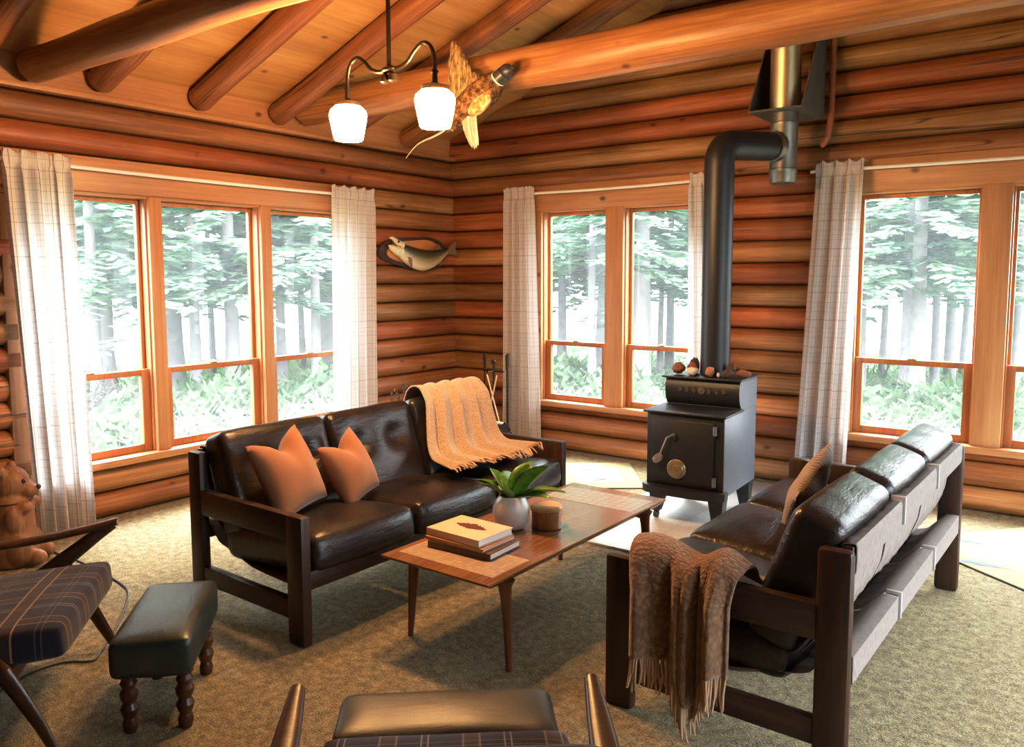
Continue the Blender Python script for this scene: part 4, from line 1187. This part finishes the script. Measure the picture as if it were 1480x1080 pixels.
tube(bm, catmull([(-0.215, 0.0, -0.15), (-0.15, -0.005, -0.105), (-0.07, -0.01, -0.045), (0.03, -0.01, 0.01), (0.12, 0.0, 0.065), (0.175, 0.0, 0.10), (0.215, 0, 0.125), (0.235, 0, 0.135)], 5),
     [max(0.012 + 0.078 * max(0, math.sin(PI * min(1, i / 31))) ** 0.9, 0.040 if i > 27 else 0) for i in range(36)], 20)
obj('body', bm, M_fbody, ph, smooth=70)
bm = B(); ball(bm, (0.252, -0.002, 0.148), 0.043, (1.15, 0.85, 0.95))
tube(bm, [(0.272, -0.002, 0.152), (0.30, -0.002, 0.160), (0.312, -0.002, 0.156)], [0.020, 0.012, 0.002], 8); tube(bm, [(0.165, -0.002, 0.095), (0.235, -0.002, 0.138)], [0.047, 0.042], 16)
hd = obj('head', bm, M_fhead, ph, smooth=60)
bm = B(); tube(bm, [(0.178, -0.002, 0.101), (0.192, -0.002, 0.110)], [0.051, 0.049], 16); o = obj('neck_ring', bm, plain('white neck ring', (0.75, 0.72, 0.66), 0.8), ph); o['label'] = 'white neck ring'
bm = B(); ball(bm, (0.085, -0.048, -0.030), 0.078, (1.25, 0.55, 0.70), M=Matrix.Rotation(R(-30), 4, 'Y')); obj('breast', bm, M_fbreast, ph, smooth=60)
def wing(pts_feather, base0, base1, mat, name, wd, lift):
    bm = B()
    n = len(pts_feather)
    for i, tip in enumerate(pts_feather):
        f = i / (n - 1)
        b0 = Vector(base0).lerp(Vector(base1), f); tp = Vector(tip)
        d = tp - b0; ln = d.length; d.normalize()
        sd = d.cross(Vector((0, 1, 0))).normalized()
        off = Vector((0, -0.0025 * (i % 3) + lift * f, 0))
        prof_ = [(0, 0.55), (0.25, 0.95), (0.6, 1.0), (0.85, 0.8), (0.96, 0.45), (1, 0.08)]
        lft = [bm.verts.new(b0 + d * ln * q + sd * wd * w_ + off + Vector((0, -0.012 * math.sin(PI * q), 0))) for q, w_ in prof_]
        rgt = [bm.verts.new(b0 + d * ln * q - sd * wd * w_ + off + Vector((0, -0.012 * math.sin(PI * q) + 0.003, 0))) for q, w_ in prof_]
        for k in range(len(prof_) - 1): bm.faces.new((lft[k], rgt[k], rgt[k + 1], lft[k + 1]))
    return obj(name, bm, mat, ph, smooth=60, solid=0.002)
rw_ = random.Random(3)
def lerp3(pts, f):
    q = f * (len(pts) - 1); i = min(int(q), len(pts) - 2); return Vector(pts[i]).lerp(Vector(pts[i + 1]), q - i)
edge = [(-0.165, 0, 0.395), (-0.135, 0, 0.385), (-0.095, 0, 0.335), (-0.055, 0, 0.265), (-0.015, 0, 0.20), (0.035, 0, 0.150)]
wing([tuple(lerp3(edge, i / 15) + Vector((rw_.uniform(-.006, .006), 0, rw_.uniform(-.014, .010)))) for i in range(16)], (-0.13, -0.02, -0.02), (0.085, -0.02, 0.07), M_fwing, 'wing', 0.0135, -0.004)
cov = [(-0.185, 0, 0.30), (-0.150, 0, 0.30), (-0.105, 0, 0.25), (-0.06, 0, 0.20), (-0.02, 0, 0.15), (0.02, 0, 0.11)]
wing([tuple(lerp3(cov, i / 13) + Vector((rw_.uniform(-.008, .008), 0, rw_.uniform(-.015, .012)))) for i in range(14)], (-0.14, -0.035, -0.03), (0.06, -0.035, 0.05), M_fwing, 'wing_covert', 0.0150, -0.005)
wing([(-0.012, -0.03, -0.235), (0.002, -0.03, -0.262), (0.018, -0.03, -0.278), (0.034, -0.03, -0.287), (0.050, -0.03, -0.283), (0.066, -0.03, -0.270)], (-0.055, -0.04, -0.045), (0.045, -0.04, -0.030), M_fpale, 'wing', 0.0155, -0.003)
bm = B()
for k, (dz, ln) in enumerate(((0, 1.0),)):
    pts = catmull([(-0.17, 0.005 * k, -0.115), (-0.30, 0.005 * k, -0.165 + dz), (-0.30 - 0.16 * ln, 0.005 * k, -0.205 + dz), (-0.30 - 0.27 * ln, 0.005 * k, -0.285 + dz)], 6)
    tube(bm, pts, [0.009 - 0.0072 * i / len(pts) for i in range(len(pts))], 8, flat=0.25)
obj('tail', bm, M_fpale, ph, smooth=60)
bm = B(); tube(bm, [(0.0, 0.05, 0.0), (0.0, 0.13, 0.10)], 0.006, 8); obj('mount_wire', bm, M_bronze, ph)
for k in (0, 1):
    bm = B(); tube(bm, [(-0.09 - 0.02 * k, -0.04, -0.09), (-0.10 - 0.03 * k, -0.06, -0.15), (-0.08 - .03 * k, -0.06, -0.17)], [0.014, 0.009, 0.005], 8); obj('leg', bm, M_fbody, ph)

# ------------------------------------------------------------------ fish mount on the eave wall
fm_ = thing('fish_mount', 'mounted trout with open mouth on a bark-edged wooden plaque', 'fish trophy', (0.022, -0.55, 1.76))
bm = B()
n = 40
def plq(a):
    x = -0.49 * math.cos(a) if math.cos(a) > 0 else -0.40 * math.cos(a)
    return V(0, x + 0.012 * math.sin(5 * a), 0.150 * math.sin(a) * (1 + 0.10 * math.sin(3 * a + 1)))
def plaque(scale, x0, x1):
    lo_ = [bm.verts.new(plq(2 * PI * k / n) * scale + V(x0, 0, 0)) for k in range(n)]
    hi_ = [bm.verts.new(plq(2 * PI * k / n) * scale + V(x1, 0, 0)) for k in range(n)]
    bm.faces.new(list(reversed(lo_))); bm.faces.new(hi_)
    for k in range(n): bm.faces.new((lo_[k], lo_[(k + 1) % n], hi_[(k + 1) % n], hi_[k]))
    bmesh.ops.recalc_face_normals(bm, faces=bm.faces[:])
plaque(1.0, 0.0, 0.028)
o = obj('plaque_bark', bm, wood('bark', (0.02, 0.010, 0.008), (0.06, 0.03, 0.022), (0.12, 0.07, 0.05), 'Y', rough=0.8, sc=3, bstr=0.8), fm_); o['label'] = 'dark bark rim of the plaque'
bm = B(); plaque(0.80, 0.020, 0.034); obj('plaque_face', bm, wood('plaque wood', (0.36, 0.14, 0.04), (0.50, 0.22, 0.07), (0.60, 0.30, 0.11), 'Y', rough=0.35, sc=2), fm_)
sN = N('trout skin')
tc = sN.n('ShaderNodeTexCoord'); sp = sN.n('ShaderNodeSeparateXYZ', Vector=tc.outputs['UV'])
gr = sN.ramp(sp.outputs[1], [(0.20, (0.62, 0.54, 0.36)), (0.42, (0.40, 0.33, 0.18)), (0.62, (0.14, 0.13, 0.06)), (0.85, (0.03, 0.035, 0.02))])
vo = sN.n('ShaderNodeTexVoronoi', Vector=sN.coord('Object'), Scale=95.0)
spk = sN.math('MULTIPLY', sN.math('LESS_THAN', vo.outputs[0], 0.32), sN.math('GREATER_THAN', sp.outputs[1], 0.42))
M_trout = sN.done(sN.bsdf(sN.mix(sN.math('MULTIPLY', spk, 0.7), gr.outputs[0], (0.02, 0.02, 0.012)), 0.3, spec=0.6))
bm = B()
def fishc(t):  # centre line y,z and half height
    y = -0.30 + 0.66 * t
    z = 0.035 - 0.125 * math.sin(PI * min(1, t * 0.80 + 0.02)) * (1 - 0.15 * t) + 0.045 * t * t
    return y, z
def fishfn(u, v):
    t = u; y, z = fishc(t)
    h = 0.020 + 0.078 * (math.sin(PI * min(1, 0.18 + t * 0.80)) ** 0.9)
    if t > 0.86: h = max(0.020, h)
    a = 2 * PI * v
    return V(0.062 + 0.55 * h * math.cos(a) * 0.8, y, z + h * math.sin(a))
vs = grid(bm, 36, 20, fishfn, uvs=lambda u, v: (u, 0.5 + 0.5 * math.sin(2 * PI * v)))
bmesh.ops.remove_doubles(bm, verts=bm.verts[:], dist=1e-5)
fb = obj('fish_body', bm, M_trout, fm_, smooth=70)
M_belly = plain('cream fish head', (0.66, 0.62, 0.44), 0.35, 0, 0.5, 0.25, 40)
bm = B()
tube(bm, catmull([(0.066, -0.27, 0.00), (0.066, -0.33, 0.015), (0.066, -0.385, 0.040), (0.066, -0.41, 0.055)], 4), [0.050, 0.048, 0.046, 0.042, 0.038, 0.034, 0.030, 0.026, 0.022, 0.016, 0.010, 0.006, 0.004], 12); obj('lower_jaw', bm, M_belly, fb, smooth=60)
bm = B()
tube(bm, catmull([(0.066, -0.25, 0.055), (0.066, -0.32, 0.090), (0.066, -0.365, 0.118), (0.066, -0.40, 0.118)], 4), [0.040, 0.036, 0.032, 0.028, 0.025, 0.022, 0.020, 0.018, 0.016, 0.013, 0.010, 0.007, 0.004], 12); obj('upper_jaw', bm, M_trout, fb, smooth=60)
bm = B(); ball(bm, (0.094, -0.315, 0.088), 0.011); obj('eye', bm, M_black, fb)
M_fin = plain('fin', (0.22, 0.14, 0.08), 0.5, 0, 0.4, 0.4, 50)
bm = B()
def finp(pts, x=0.062):
    f = [bm.verts.new((x + 0.008 * (i % 2), y, z)) for i, (y, z) in enumerate(pts)]; bm.faces.new(f)
finp([(0.345, 0.035), (0.50, 0.135), (0.475, 0.06), (0.49, -0.02), (0.355, 0.0)])
obj('tail_fin', bm, M_fin, fb, smooth=None, solid=0.004)
bm = B(); finp([(0.16, 0.03), (0.225, 0.085), (0.26, 0.06), (0.255, 0.035)]); obj('dorsal_fin', bm, M_fin, fb, smooth=None, solid=0.004)
bm = B(); finp([(-0.02, -0.125), (0.0, -0.175), (0.05, -0.165), (0.05, -0.125)]); finp([(0.20, -0.07), (0.245, -0.12), (0.285, -0.09), (0.275, -0.045)]); finp([(-0.20, -0.04), (-0.185, -0.13), (-0.155, -0.14), (-0.165, -0.05)], 0.10)
obj('belly_fin', bm, M_fin, fb, smooth=None, solid=0.004)

# ------------------------------------------------------------------ carved bear
br_ = thing('bear_carving', 'carved wooden bear figure standing before the curtain', 'wood carving', (0.40, -4.15, 0), R(50))
bm = B()
lathe(bm, [(0.10, 0.0), (0.125, 0.02), (0.128, 0.10), (0.118, 0.20), (0.112, 0.30), (0.105, 0.36), (0.07, 0.40)], 26)
ball(bm, (0, 0, 0.445), 0.098, (1.05, 0.95, 1.0)); ball(bm, (0.085, 0, 0.405), 0.055, (1.1, 1, 0.8))
for sy in (-1, 1):
    ball(bm, (-0.01, sy * 0.075, 0.525), 0.032, (0.7, 1, 1))
    ball(bm, (0.085, sy * 0.065, 0.325), 0.045, (1, 0.9, 0.8)); ball(bm, (0.04, sy * 0.095, 0.27), 0.05, (0.9, 0.8, 1.5))
    ball(bm, (0.055, sy * 0.085, 0.10), 0.07, (1.0, 0.8, 1.3)); ball(bm, (0.135, sy * 0.07, 0.05), 0.045, (1.25, 0.9, 1.0))
o = obj('figure', bm, M_bear, br_, smooth=60)
md = o.modifiers.new('fuse', 'REMESH'); md.mode = 'VOXEL'; md.voxel_size = 0.009; md.use_smooth_shade = True
ms = o.modifiers.new('soft', 'SMOOTH'); ms.iterations = 4
bm = B()
for sy in (-1, 1): ball(bm, (0.082, sy * 0.040, 0.463), 0.014)
ball(bm, (0.142, 0, 0.420), 0.018, (0.7, 1, 0.8)); obj('eyes_and_nose', bm, M_black, br_)
bm = B(); tube(bm, [(0.108 * math.cos(a), 0.108 * math.sin(a), 0.352) for a in [2 * PI * k / 24 for k in range(25)]], 0.004, 6, cap=False); obj('carved_band', bm, M_cord, br_)

# ------------------------------------------------------------------ fireplace tools and corner things
ft = thing('fire_tool_stand', 'dark iron fireplace tool stand behind the sofa end', 'tool stand', (0.79, -0.40, 0))
bm = B(); lathe(bm, [(0.10, 0), (0.10, 0.015), (0.03, 0.03), (0.015, 0.05)], 20); obj('base', bm, M_iron, ft)
bm = B(); tube(bm, [(0, 0, 0.04), (0, 0, 0.78)], 0.010, 10); ball(bm, (0, 0, 0.80), 0.022); obj('pole', bm, M_bronze, ft)
bm = B(); tube(bm, [(-0.11, 0, 0.72), (0.11, 0, 0.72)], 0.008, 8); tube(bm, [(0, -0.09, 0.72), (0, 0.09, 0.72)], 0.008, 8); obj('hook_bar', bm, M_bronze, ft)
def tool(nm, lab, x, y, head):
    bm = B(); tube(bm, [(x, y, 0.10), (x, y, 0.86)], 0.007, 8); tube(bm, [(x, y, 0.74), (x, y, 0.87)], [0.012, 0.015], 10)
    if head == 'shovel': box(bm, (x - 0.05, y - 0.008, 0.06), (x + 0.05, y + 0.008, 0.20), 0.006)
    elif head == 'brush': lathe(bm, [(0.035, 0.05), (0.04, 0.08), (0.02, 0.20), (0.012, 0.22)], 14, Matrix.Translation((x, y, 0)))
    else: tube(bm, [(x, y, 0.10), (x + 0.02, y, 0.07), (x + 0.05, y, 0.09)], 0.007, 8)
    return tag(obj(nm, bm, M_bronze), lab, 'fireplace tool', 'fireplace tools on the stand')
tool('fire_poker', 'iron poker hanging at the sofa end of the tool stand', 0.705, -0.42, 'poker')
tool('hearth_brush', 'hearth brush with dark handle in the middle of the tool stand', 0.87, -0.30, 'brush')
tool('ash_shovel', 'ash shovel with dark handle on the curtain side of the tool stand', 0.935, -0.40, 'shovel')
for x0, x1, lab in ((0.785, 0.93, 'pale long stick crossing its twin before the fireplace tools, leaning toward the sofa'), (0.905, 0.795, 'pale long stick crossing its twin before the fireplace tools, leaning toward the curtain')):
    bm = B(); dy = -0.50 if x0 < x1 else -0.515
    tube(bm, [(x0, dy + 0.01, 0.70), (x1 + (x1 - x0) * 0.6, dy, 0.012)], 0.0065, 8)
    tag(obj('wooden_stick', bm, M_match), lab, 'stick', 'crossed pale sticks')
bk = thing('ash_bucket', 'small black bucket by the curtain and fireplace tools', 'bucket', (1.005, -0.66, 0))
bm = B(); lathe(bm, [(0.070, 0.0), (0.078, 0.005), (0.098, 0.31), (0.102, 0.315), (0.092, 0.315), (0.074, 0.02)], 24); obj('body', bm, M_black, bk)
bm = B(); tube(bm, [(-0.098 * math.cos(a), 0.03 * math.sin(a), 0.30 - 0.04 * math.sin(a)) for a in [PI * k / 12 for k in range(13)]], 0.004, 6); obj('bail_handle', bm, M_bronze, bk)
bm = B(); box(bm, (0.92, -0.68, 0.317), (1.08, -0.64, 0.335), 0.004); tag(obj('kindling_board', bm, M_match), 'pale piece of kindling laid across the black bucket', 'kindling')

tw = thing('twig_basket', 'basket of dry dark twigs on the floor behind the sofa', 'basket', (0.90, -1.52, 0))
bm = B(); lathe(bm, [(0.12, 0), (0.13, 0.01), (0.17, 0.34), (0.175, 0.36), (0.165, 0.36), (0.12, 0.03)], 24); obj('basket', bm, wood('wicker', (0.10, 0.05, 0.025), (0.2, 0.11, 0.05), (0.3, 0.18, 0.09), 'X', sc=6), tw)
bm = B()
for i in range(90):
    a = rnd.uniform(0, 6.28); r_ = rnd.uniform(0.0, 0.13); r1 = r_ + rnd.uniform(0.0, 0.08)
    p = V(r_ * math.cos(a), r_ * math.sin(a), 0.2); q = V(r1 * math.cos(a + .3), r1 * math.sin(a + .3), rnd.uniform(0.55, 0.72))
    tube(bm, [p, p.lerp(q, .6) + V(rnd.uniform(-.02, .02), rnd.uniform(-.02, .02), 0), q], [0.004, 0.003, 0.002], 5)
    ball(bm, q, 0.012, (1, 1, 1.3), 6, 4)
o = obj('twigs', bm, plain('dry twigs', (0.09, 0.05, 0.035), 0.8, 0, 0.2, 0.5, 50), tw); o['kind'] = 'stuff'

bm = B()
tube(bm, catmull([(0.18, -3.95, 0.006), (0.45, -3.94, 0.006), (0.73, -3.93, 0.006), (1.15, -3.96, 0.006), (1.34, -4.02, 0.006), (1.60, -4.20, 0.006), (1.83, -4.40, 0.006), (1.88, -4.46, 0.006), (1.80, -4.54, 0.006), (1.80, -4.70, 0.006), (1.95, -4.95, 0.006)], 8), 0.0045, 6)
tag(obj('power_cord', bm, M_cord), 'thin black cord running over the carpet under the plaid chair', 'cord')

# ------------------------------------------------------------------ outdoors
def ground_mat():
    s = N('forest ground')
    a = s.n('ShaderNodeTexNoise', Vector=s.coord('Object'), Scale=1.3, Detail=8.0, Roughness=0.7)
    b = s.n('ShaderNodeTexNoise', Vector=s.coord('Object'), Scale=14.0, Detail=6.0, Roughness=0.75)
    f = s.math('ADD', s.math('MULTIPLY', a.outputs[0], 0.55), s.math('MULTIPLY', b.outputs[0], 0.45))
    col = s.ramp(f, [(0.36, (0.03, 0.04, 0.03)), (0.47, (0.075, 0.11, 0.06)), (0.58, (0.13, 0.14, 0.11)), (0.7, (0.20, 0.21, 0.17))]).outputs[0]
    return s.done(s.bsdf(col, 0.95, bump=b.outputs[0], bstr=0.8, bdist=0.08, spec=0.1))
M_ground = ground_mat()
bm = B()
def gfn(u, v):
    x = -15 + 30 * u; y = -12 + 28 * v
    z = -0.50 + 0.16 * noise.noise(Vector((x * .35, y * .35, 0))) + 0.07 * noise.noise(Vector((x * 1.3, y * 1.3, 4)))
    if -0.4 < x < 8.6 and y < 0.4: z = -0.6
    return V(x, y, z)
grid(bm, 120, 120, gfn)
obj('ground', bm, M_ground, smooth=80, kind='structure')

def foliage_mat(name, dark, mid, light):
    s = N(name)
    a = s.n('ShaderNodeTexNoise', Vector=s.coord('Object'), Scale=1.1, Detail=3.0)
    b = s.n('ShaderNodeTexNoise', Vector=s.coord('Object'), Scale=9.0, Detail=2.0)
    f = s.math('ADD', s.math('MULTIPLY', a.outputs[0], 0.6), s.math('MULTIPLY', b.outputs[0], 0.4))
    col = s.ramp(f, [(0.36, dark), (0.5, mid), (0.64, light)]).outputs[0]
    d = s.n('ShaderNodeBsdfDiffuse', Color=col); t = s.n('ShaderNodeBsdfTranslucent', Color=col)
    mx = s.n('ShaderNodeMixShader', Fac=0.45); s.put(mx, 1, d); s.put(mx, 2, t)
    return s.done(mx)
M_fol = foliage_mat('conifer boughs', (0.18, 0.27, 0.21), (0.30, 0.46, 0.33), (0.48, 0.62, 0.44))
M_bush = foliage_mat('bush leaves', (0.055, 0.085, 0.055), (0.11, 0.17, 0.09), (0.19, 0.25, 0.14))
M_brushm = foliage_mat('dry brush', (0.09, 0.085, 0.08), (0.16, 0.15, 0.135), (0.24, 0.24, 0.21))
M_bark = plain('grey trunk bark', (0.25, 0.235, 0.25), 0.9, 0, 0.1, 0.35, 8, 0.5)

def quad_leaf(bm, p, d, s, l, w):
    a = p - s * w; b = p + s * w; c = p + d * l + s * w * .6; e = p + d * l - s * w * .6
    bm.faces.new([bm.verts.new(q) for q in (a, b, c, e)])
def crown_mesh(seed, zb=2.0, zt=6.2, rmax=2.4, boughs=64):
    r = random.Random(seed); bm = B()
    for k in range(boughs):
        t = (k + r.random()) / boughs
        z = zb + (zt - zb) * t ** 1.25
        ln = rmax * (1 - 0.72 * t) * r.uniform(0.7, 1.1)
        az = r.uniform(0, 2 * PI)
        d = V(math.cos(az), math.sin(az), 0); s = V(-math.sin(az), math.cos(az), 0)
        droop = r.uniform(0.10, 0.30)
        for i in range(20):
            q = 0.12 + 0.88 * (i + r.random()) / 20
            c = d * ln * q + V(0, 0, z - droop * ln * q * q + r.uniform(-.04, .04))
            for sg in (-1, 1, 0):
                dd = (d * (0.75 if sg else 1.0) + s * sg * r.uniform(0.5, 0.9) + V(0, 0, r.uniform(-.30, .05))).normalized()
                sd = dd.cross(V(r.uniform(-.4, .4), r.uniform(-.4, .4), 1)).normalized()
                quad_leaf(bm, c, dd, sd, r.uniform(0.18, 0.42) * (1.15 - 0.4 * q), r.uniform(0.035, 0.075))
    me = bpy.data.meshes.new('crown'); bm.to_mesh(me); bm.free(); me.materials.append(M_fol); return me
CROWNS = [crown_mesh(21), crown_mesh(22, zb=1.9), crown_mesh(23, zb=2.2, rmax=2.7), crown_mesh(24, zb=1.75, boughs=58)]
def trunk_mesh(r0, seed, lean):
    bm = B()
    pts = [(lean * t * t * 0.6 + 0.06 * noise.noise(Vector((t * 3, seed, 0))), 0.06 * noise.noise(Vector((t * 3, seed, 7))), -0.35 + 6.8 * t) for t in [i / 12 for i in range(13)]]
    tube(bm, pts, [r0 * (1.55 if i == 0 else 1.12 if i == 1 else 1.0 - 0.055 * i) for i in range(13)], 12, wob=0.08)
    me = bpy.data.meshes.new('trunk'); 
    for f in bm.faces: f.smooth = True
    bm.to_mesh(me); bm.free(); me.materials.append(M_bark); return me
TRUNKS = [trunk_mesh(0.14, 1, 0.1), trunk_mesh(0.10, 2, -0.2), trunk_mesh(0.17, 3, 0.15), trunk_mesh(0.075, 4, 0.2)]
def tree(x, y, tr, cr, rz, sc, lab, grp):
    t = thing('conifer_tree', lab, 'tree', (x, y, -0.5), rz, grp)
    t.scale = (sc, sc, sc)
    a = bpy.data.objects.new('trunk', TRUNKS[tr]); COL.objects.link(a); a.parent = t
    b = bpy.data.objects.new('crown', CROWNS[cr]); COL.objects.link(b); b.parent = t
    return t
ordn = ['first', 'second', 'third', 'fourth', 'fifth', 'sixth', 'seventh', 'eighth']
PANES = [('the bear-side pane of the triple window', [(-8.28, 0.79, 2), (-6.9, -0.05, 1)]),
         ('the middle pane of the triple window', [(-7.79, 1.69, 2), (-6.76, 1.46, 1), (-9.97, 3.85, 3), (-6.45, 1.93, 0)]),
         ('the fish-side pane of the triple window', [(-6.78, 3.17, 1), (-8.88, 5.35, 3), (-5.64, 3.0, 1), (-7.03, 4.45, 2)]),
         ('the pane beside the fireplace tools', [(-4.44, 8.09, 0), (-3.6, 7.45, 1), (-2.06, 6.05, 3), (-2.9, 7.88, 0)]),
         ('the pane beside the stove pipe', [(-1.34, 6.46, 2), (-2.35, 9.3, 3), (-2.63, 10.28, 1)]),
         ('the pane behind the canvas-backed sofa', [(1.69, 8.63, 1), (1.42, 11.65, 3), (2.58, 7.8, 1), (2.8, 7.33, 0), (2.66, 9.84, 3), (2.61, 11.85, 1), (2.71, 12.88, 3)]),
         ('the pane beyond the widest window post', [(3.93, 8.98, 1)])]
gi = 0
for nm, lst in PANES:
    for i, (x, y, tr) in enumerate(lst):
        tree(x, y, tr, gi % 4, gi * 1.37, 0.95 + 0.12 * ((gi * 37) % 5) / 4, '%s grey conifer trunk from the left through %s' % (ordn[i], nm), 'conifers outside the windows')
        gi += 1
# further trees that only add boughs behind
for i, (x, y) in enumerate(((-11, 1.5), (-11.5, 6.5), (-9, 7.2), (-5.6, 9.8), (-4.2, 11.6), (-0.5, 9.5), (0.4, 12.6), (4.6, 12.2), (-9.4, -0.4), (-7.6, 8.2))):
    tree(x, y, 3, (i + 1) % 4, i * 2.1, 1.12, 'far conifer bough mass standing behind the front trunks near the bluff edge', 'far conifers near the bluff edge')

def clump_mesh(seed, mat, n, rad, h, l, w):
    r = random.Random(seed); bm = B()
    for i in range(n):
        a = r.uniform(0, 6.28); q = rad * math.sqrt(r.random()); z = h * (1 - (q / rad) ** 2) * r.uniform(0.1, 1.0)
        d = V(r.uniform(-1, 1), r.uniform(-1, 1), r.uniform(-.2, 1)).normalized(); s = d.cross(V(r.uniform(-1, 1), r.uniform(-1, 1), .3)).normalized()
        quad_leaf(bm, V(q * math.cos(a), q * math.sin(a), z), d, s, l * r.uniform(.5, 1.3), w * r.uniform(.6, 1.3))
    me = bpy.data.meshes.new('clump'); bm.to_mesh(me); bm.free(); me.materials.append(mat); return me
CL = [clump_mesh(1, M_bush, 900, 0.9, 0.75, 0.16, 0.045), clump_mesh(2, M_brushm, 900, 1.1, 0.55, 0.30, 0.012), clump_mesh(3, M_bush, 900, 1.2, 0.5, 0.22, 0.03)]
bl = ['leafy green', 'tangled dry twig', 'low fern-like']
k = 0
for nm, lst in (('the bear-side pane of the triple window', [(-4.2, -0.9), (-6.2, -0.3), (-3.3, -1.7)]), ('the middle pane of the triple window', [(-4.2, 0.4), (-3.0, -0.6), (-6.0, 1.4)]),
                ('the fish-side pane of the triple window', [(-4.0, 2.0), (-2.6, 0.8), (-5.5, 3.2)]), ('the pane beside the fireplace tools', [(-2.2, 4.9), (-0.9, 2.9), (-3.4, 6.8)]),
                ('the pane beside the stove pipe', [(-0.2, 3.6), (0.6, 2.4), (-1.2, 5.8)]), ('the pane behind the canvas-backed sofa', [(2.2, 5.2), (3.2, 3.2), (2.9, 6.8)]),
                ('the pane beyond the widest window post', [(4.2, 5.0), (4.4, 3.0), (3.8, 7.2)])):
    for i, (x, y) in enumerate(lst):
        o = bpy.data.objects.new('bush' if i != 1 else 'brush_pile', CL[i if i < 3 else 0]); COL.objects.link(o)
        o.location = (x, y, -0.52); o.rotation_euler = (0, 0, k * 1.1); k += 1
        tag(o, '%s growth on the ground through %s' % (bl[i], nm), 'bush', 'undergrowth outside the windows')
r = random.Random(5); bm = B()
for i in range(9000):
    while True:
        x = r.uniform(-13, 6.5); y = r.uniform(-5, 14)
        if x < -0.8 or y > 0.8: break
    d = V(r.uniform(-1, 1), r.uniform(-1, 1), r.uniform(0.1, 1.2)).normalized(); s = d.cross(V(r.uniform(-1, 1), r.uniform(-1, 1), .2)).normalized()
    quad_leaf(bm, V(x, y, -0.50 + 0.16 * noise.noise(Vector((x * .35, y * .35, 0)))), d, s, r.uniform(.10, .32), r.uniform(.008, .03))
o = obj('undergrowth', bm, M_bush, smooth=None)
tag(o, 'grass and fern undergrowth covering the ground outside the windows', 'undergrowth', None, 'stuff')

# ------------------------------------------------------------------ light
w = bpy.data.worlds.new('overcast'); SC.world = w; w.use_nodes = True
nt = w.node_tree; bg = nt.nodes['Background']
tcw = nt.nodes.new('ShaderNodeTexCoord'); sxw = nt.nodes.new('ShaderNodeSeparateXYZ'); rw = nt.nodes.new('ShaderNodeMapRange')
nt.links.new(tcw.outputs['Generated'], sxw.inputs[0]); nt.links.new(sxw.outputs[2], rw.inputs[0])
rw.inputs[1].default_value = 0.12; rw.inputs[2].default_value = 0.95; rw.inputs[3].default_value = 9.0; rw.inputs[4].default_value = 46.0
nt.links.new(rw.outputs[0], bg.inputs[1])
bg.inputs[0].default_value = (0.86, 0.94, 1.0, 1)
sl = bpy.data.lights.new('bright_sky_patch', 'SUN'); sl.energy = 26.0; sl.angle = R(38); sl.color = (0.93, 0.97, 1.0)
so = bpy.data.objects.new('bright_sky_patch', sl); COL.objects.link(so)
so.rotation_euler = V(-0.70 * math.cos(R(57)), 0.71 * math.cos(R(57)), math.sin(R(57))).to_track_quat('Z', 'Y').to_euler()
def portal(name, loc, rot, sx, sy):
    l = bpy.data.lights.new(name, 'AREA'); l.shape = 'RECTANGLE'; l.size = sx; l.size_y = sy; l.energy = 1
    l.cycles.is_portal = True
    o = bpy.data.objects.new(name, l); COL.objects.link(o); o.location = loc; o.rotation_euler = rot
portal('portal_a', (-0.20, (WL['s0'] + WL['s1']) / 2, 1.22), (0, R(-90), 0), 1.75, 2.6)
portal('portal_b', ((WG['s0'] + WG['s1']) / 2, 0.20, 1.28), (R(-90), 0, 0), 1.5, 1.75)
portal('portal_c', ((WR['s0'] + WR['s1']) / 2, 0.20, 1.28), (R(-90), 0, 0), 2.85, 1.75)
portal('portal_d', (X + 0.08, (E0 + E1) / 2, (EZ0 + EZ1) / 2), (0, R(90), 0), 1.85, 3.4)

SC.view_settings.view_transform = 'Standard'
SC.view_settings.look = 'None'
SC.view_settings.exposure = 0.0
SC.view_settings.use_curve_mapping = True
cm = SC.view_settings.curve_mapping
cv = cm.curves[3]
cv.points.new(0.25, 0.22); cv.points.new(0.60, 0.615)
cm.update()
SC.cycles.use_denoising = True
SC.cycles.max_bounces = 10
SC.cycles.diffuse_bounces = 5
SC.cycles.transparent_max_bounces = 16
SC.cycles.sample_clamp_indirect = 6.0
SC.cycles.caustics_reflective = False
SC.cycles.caustics_refractive = False
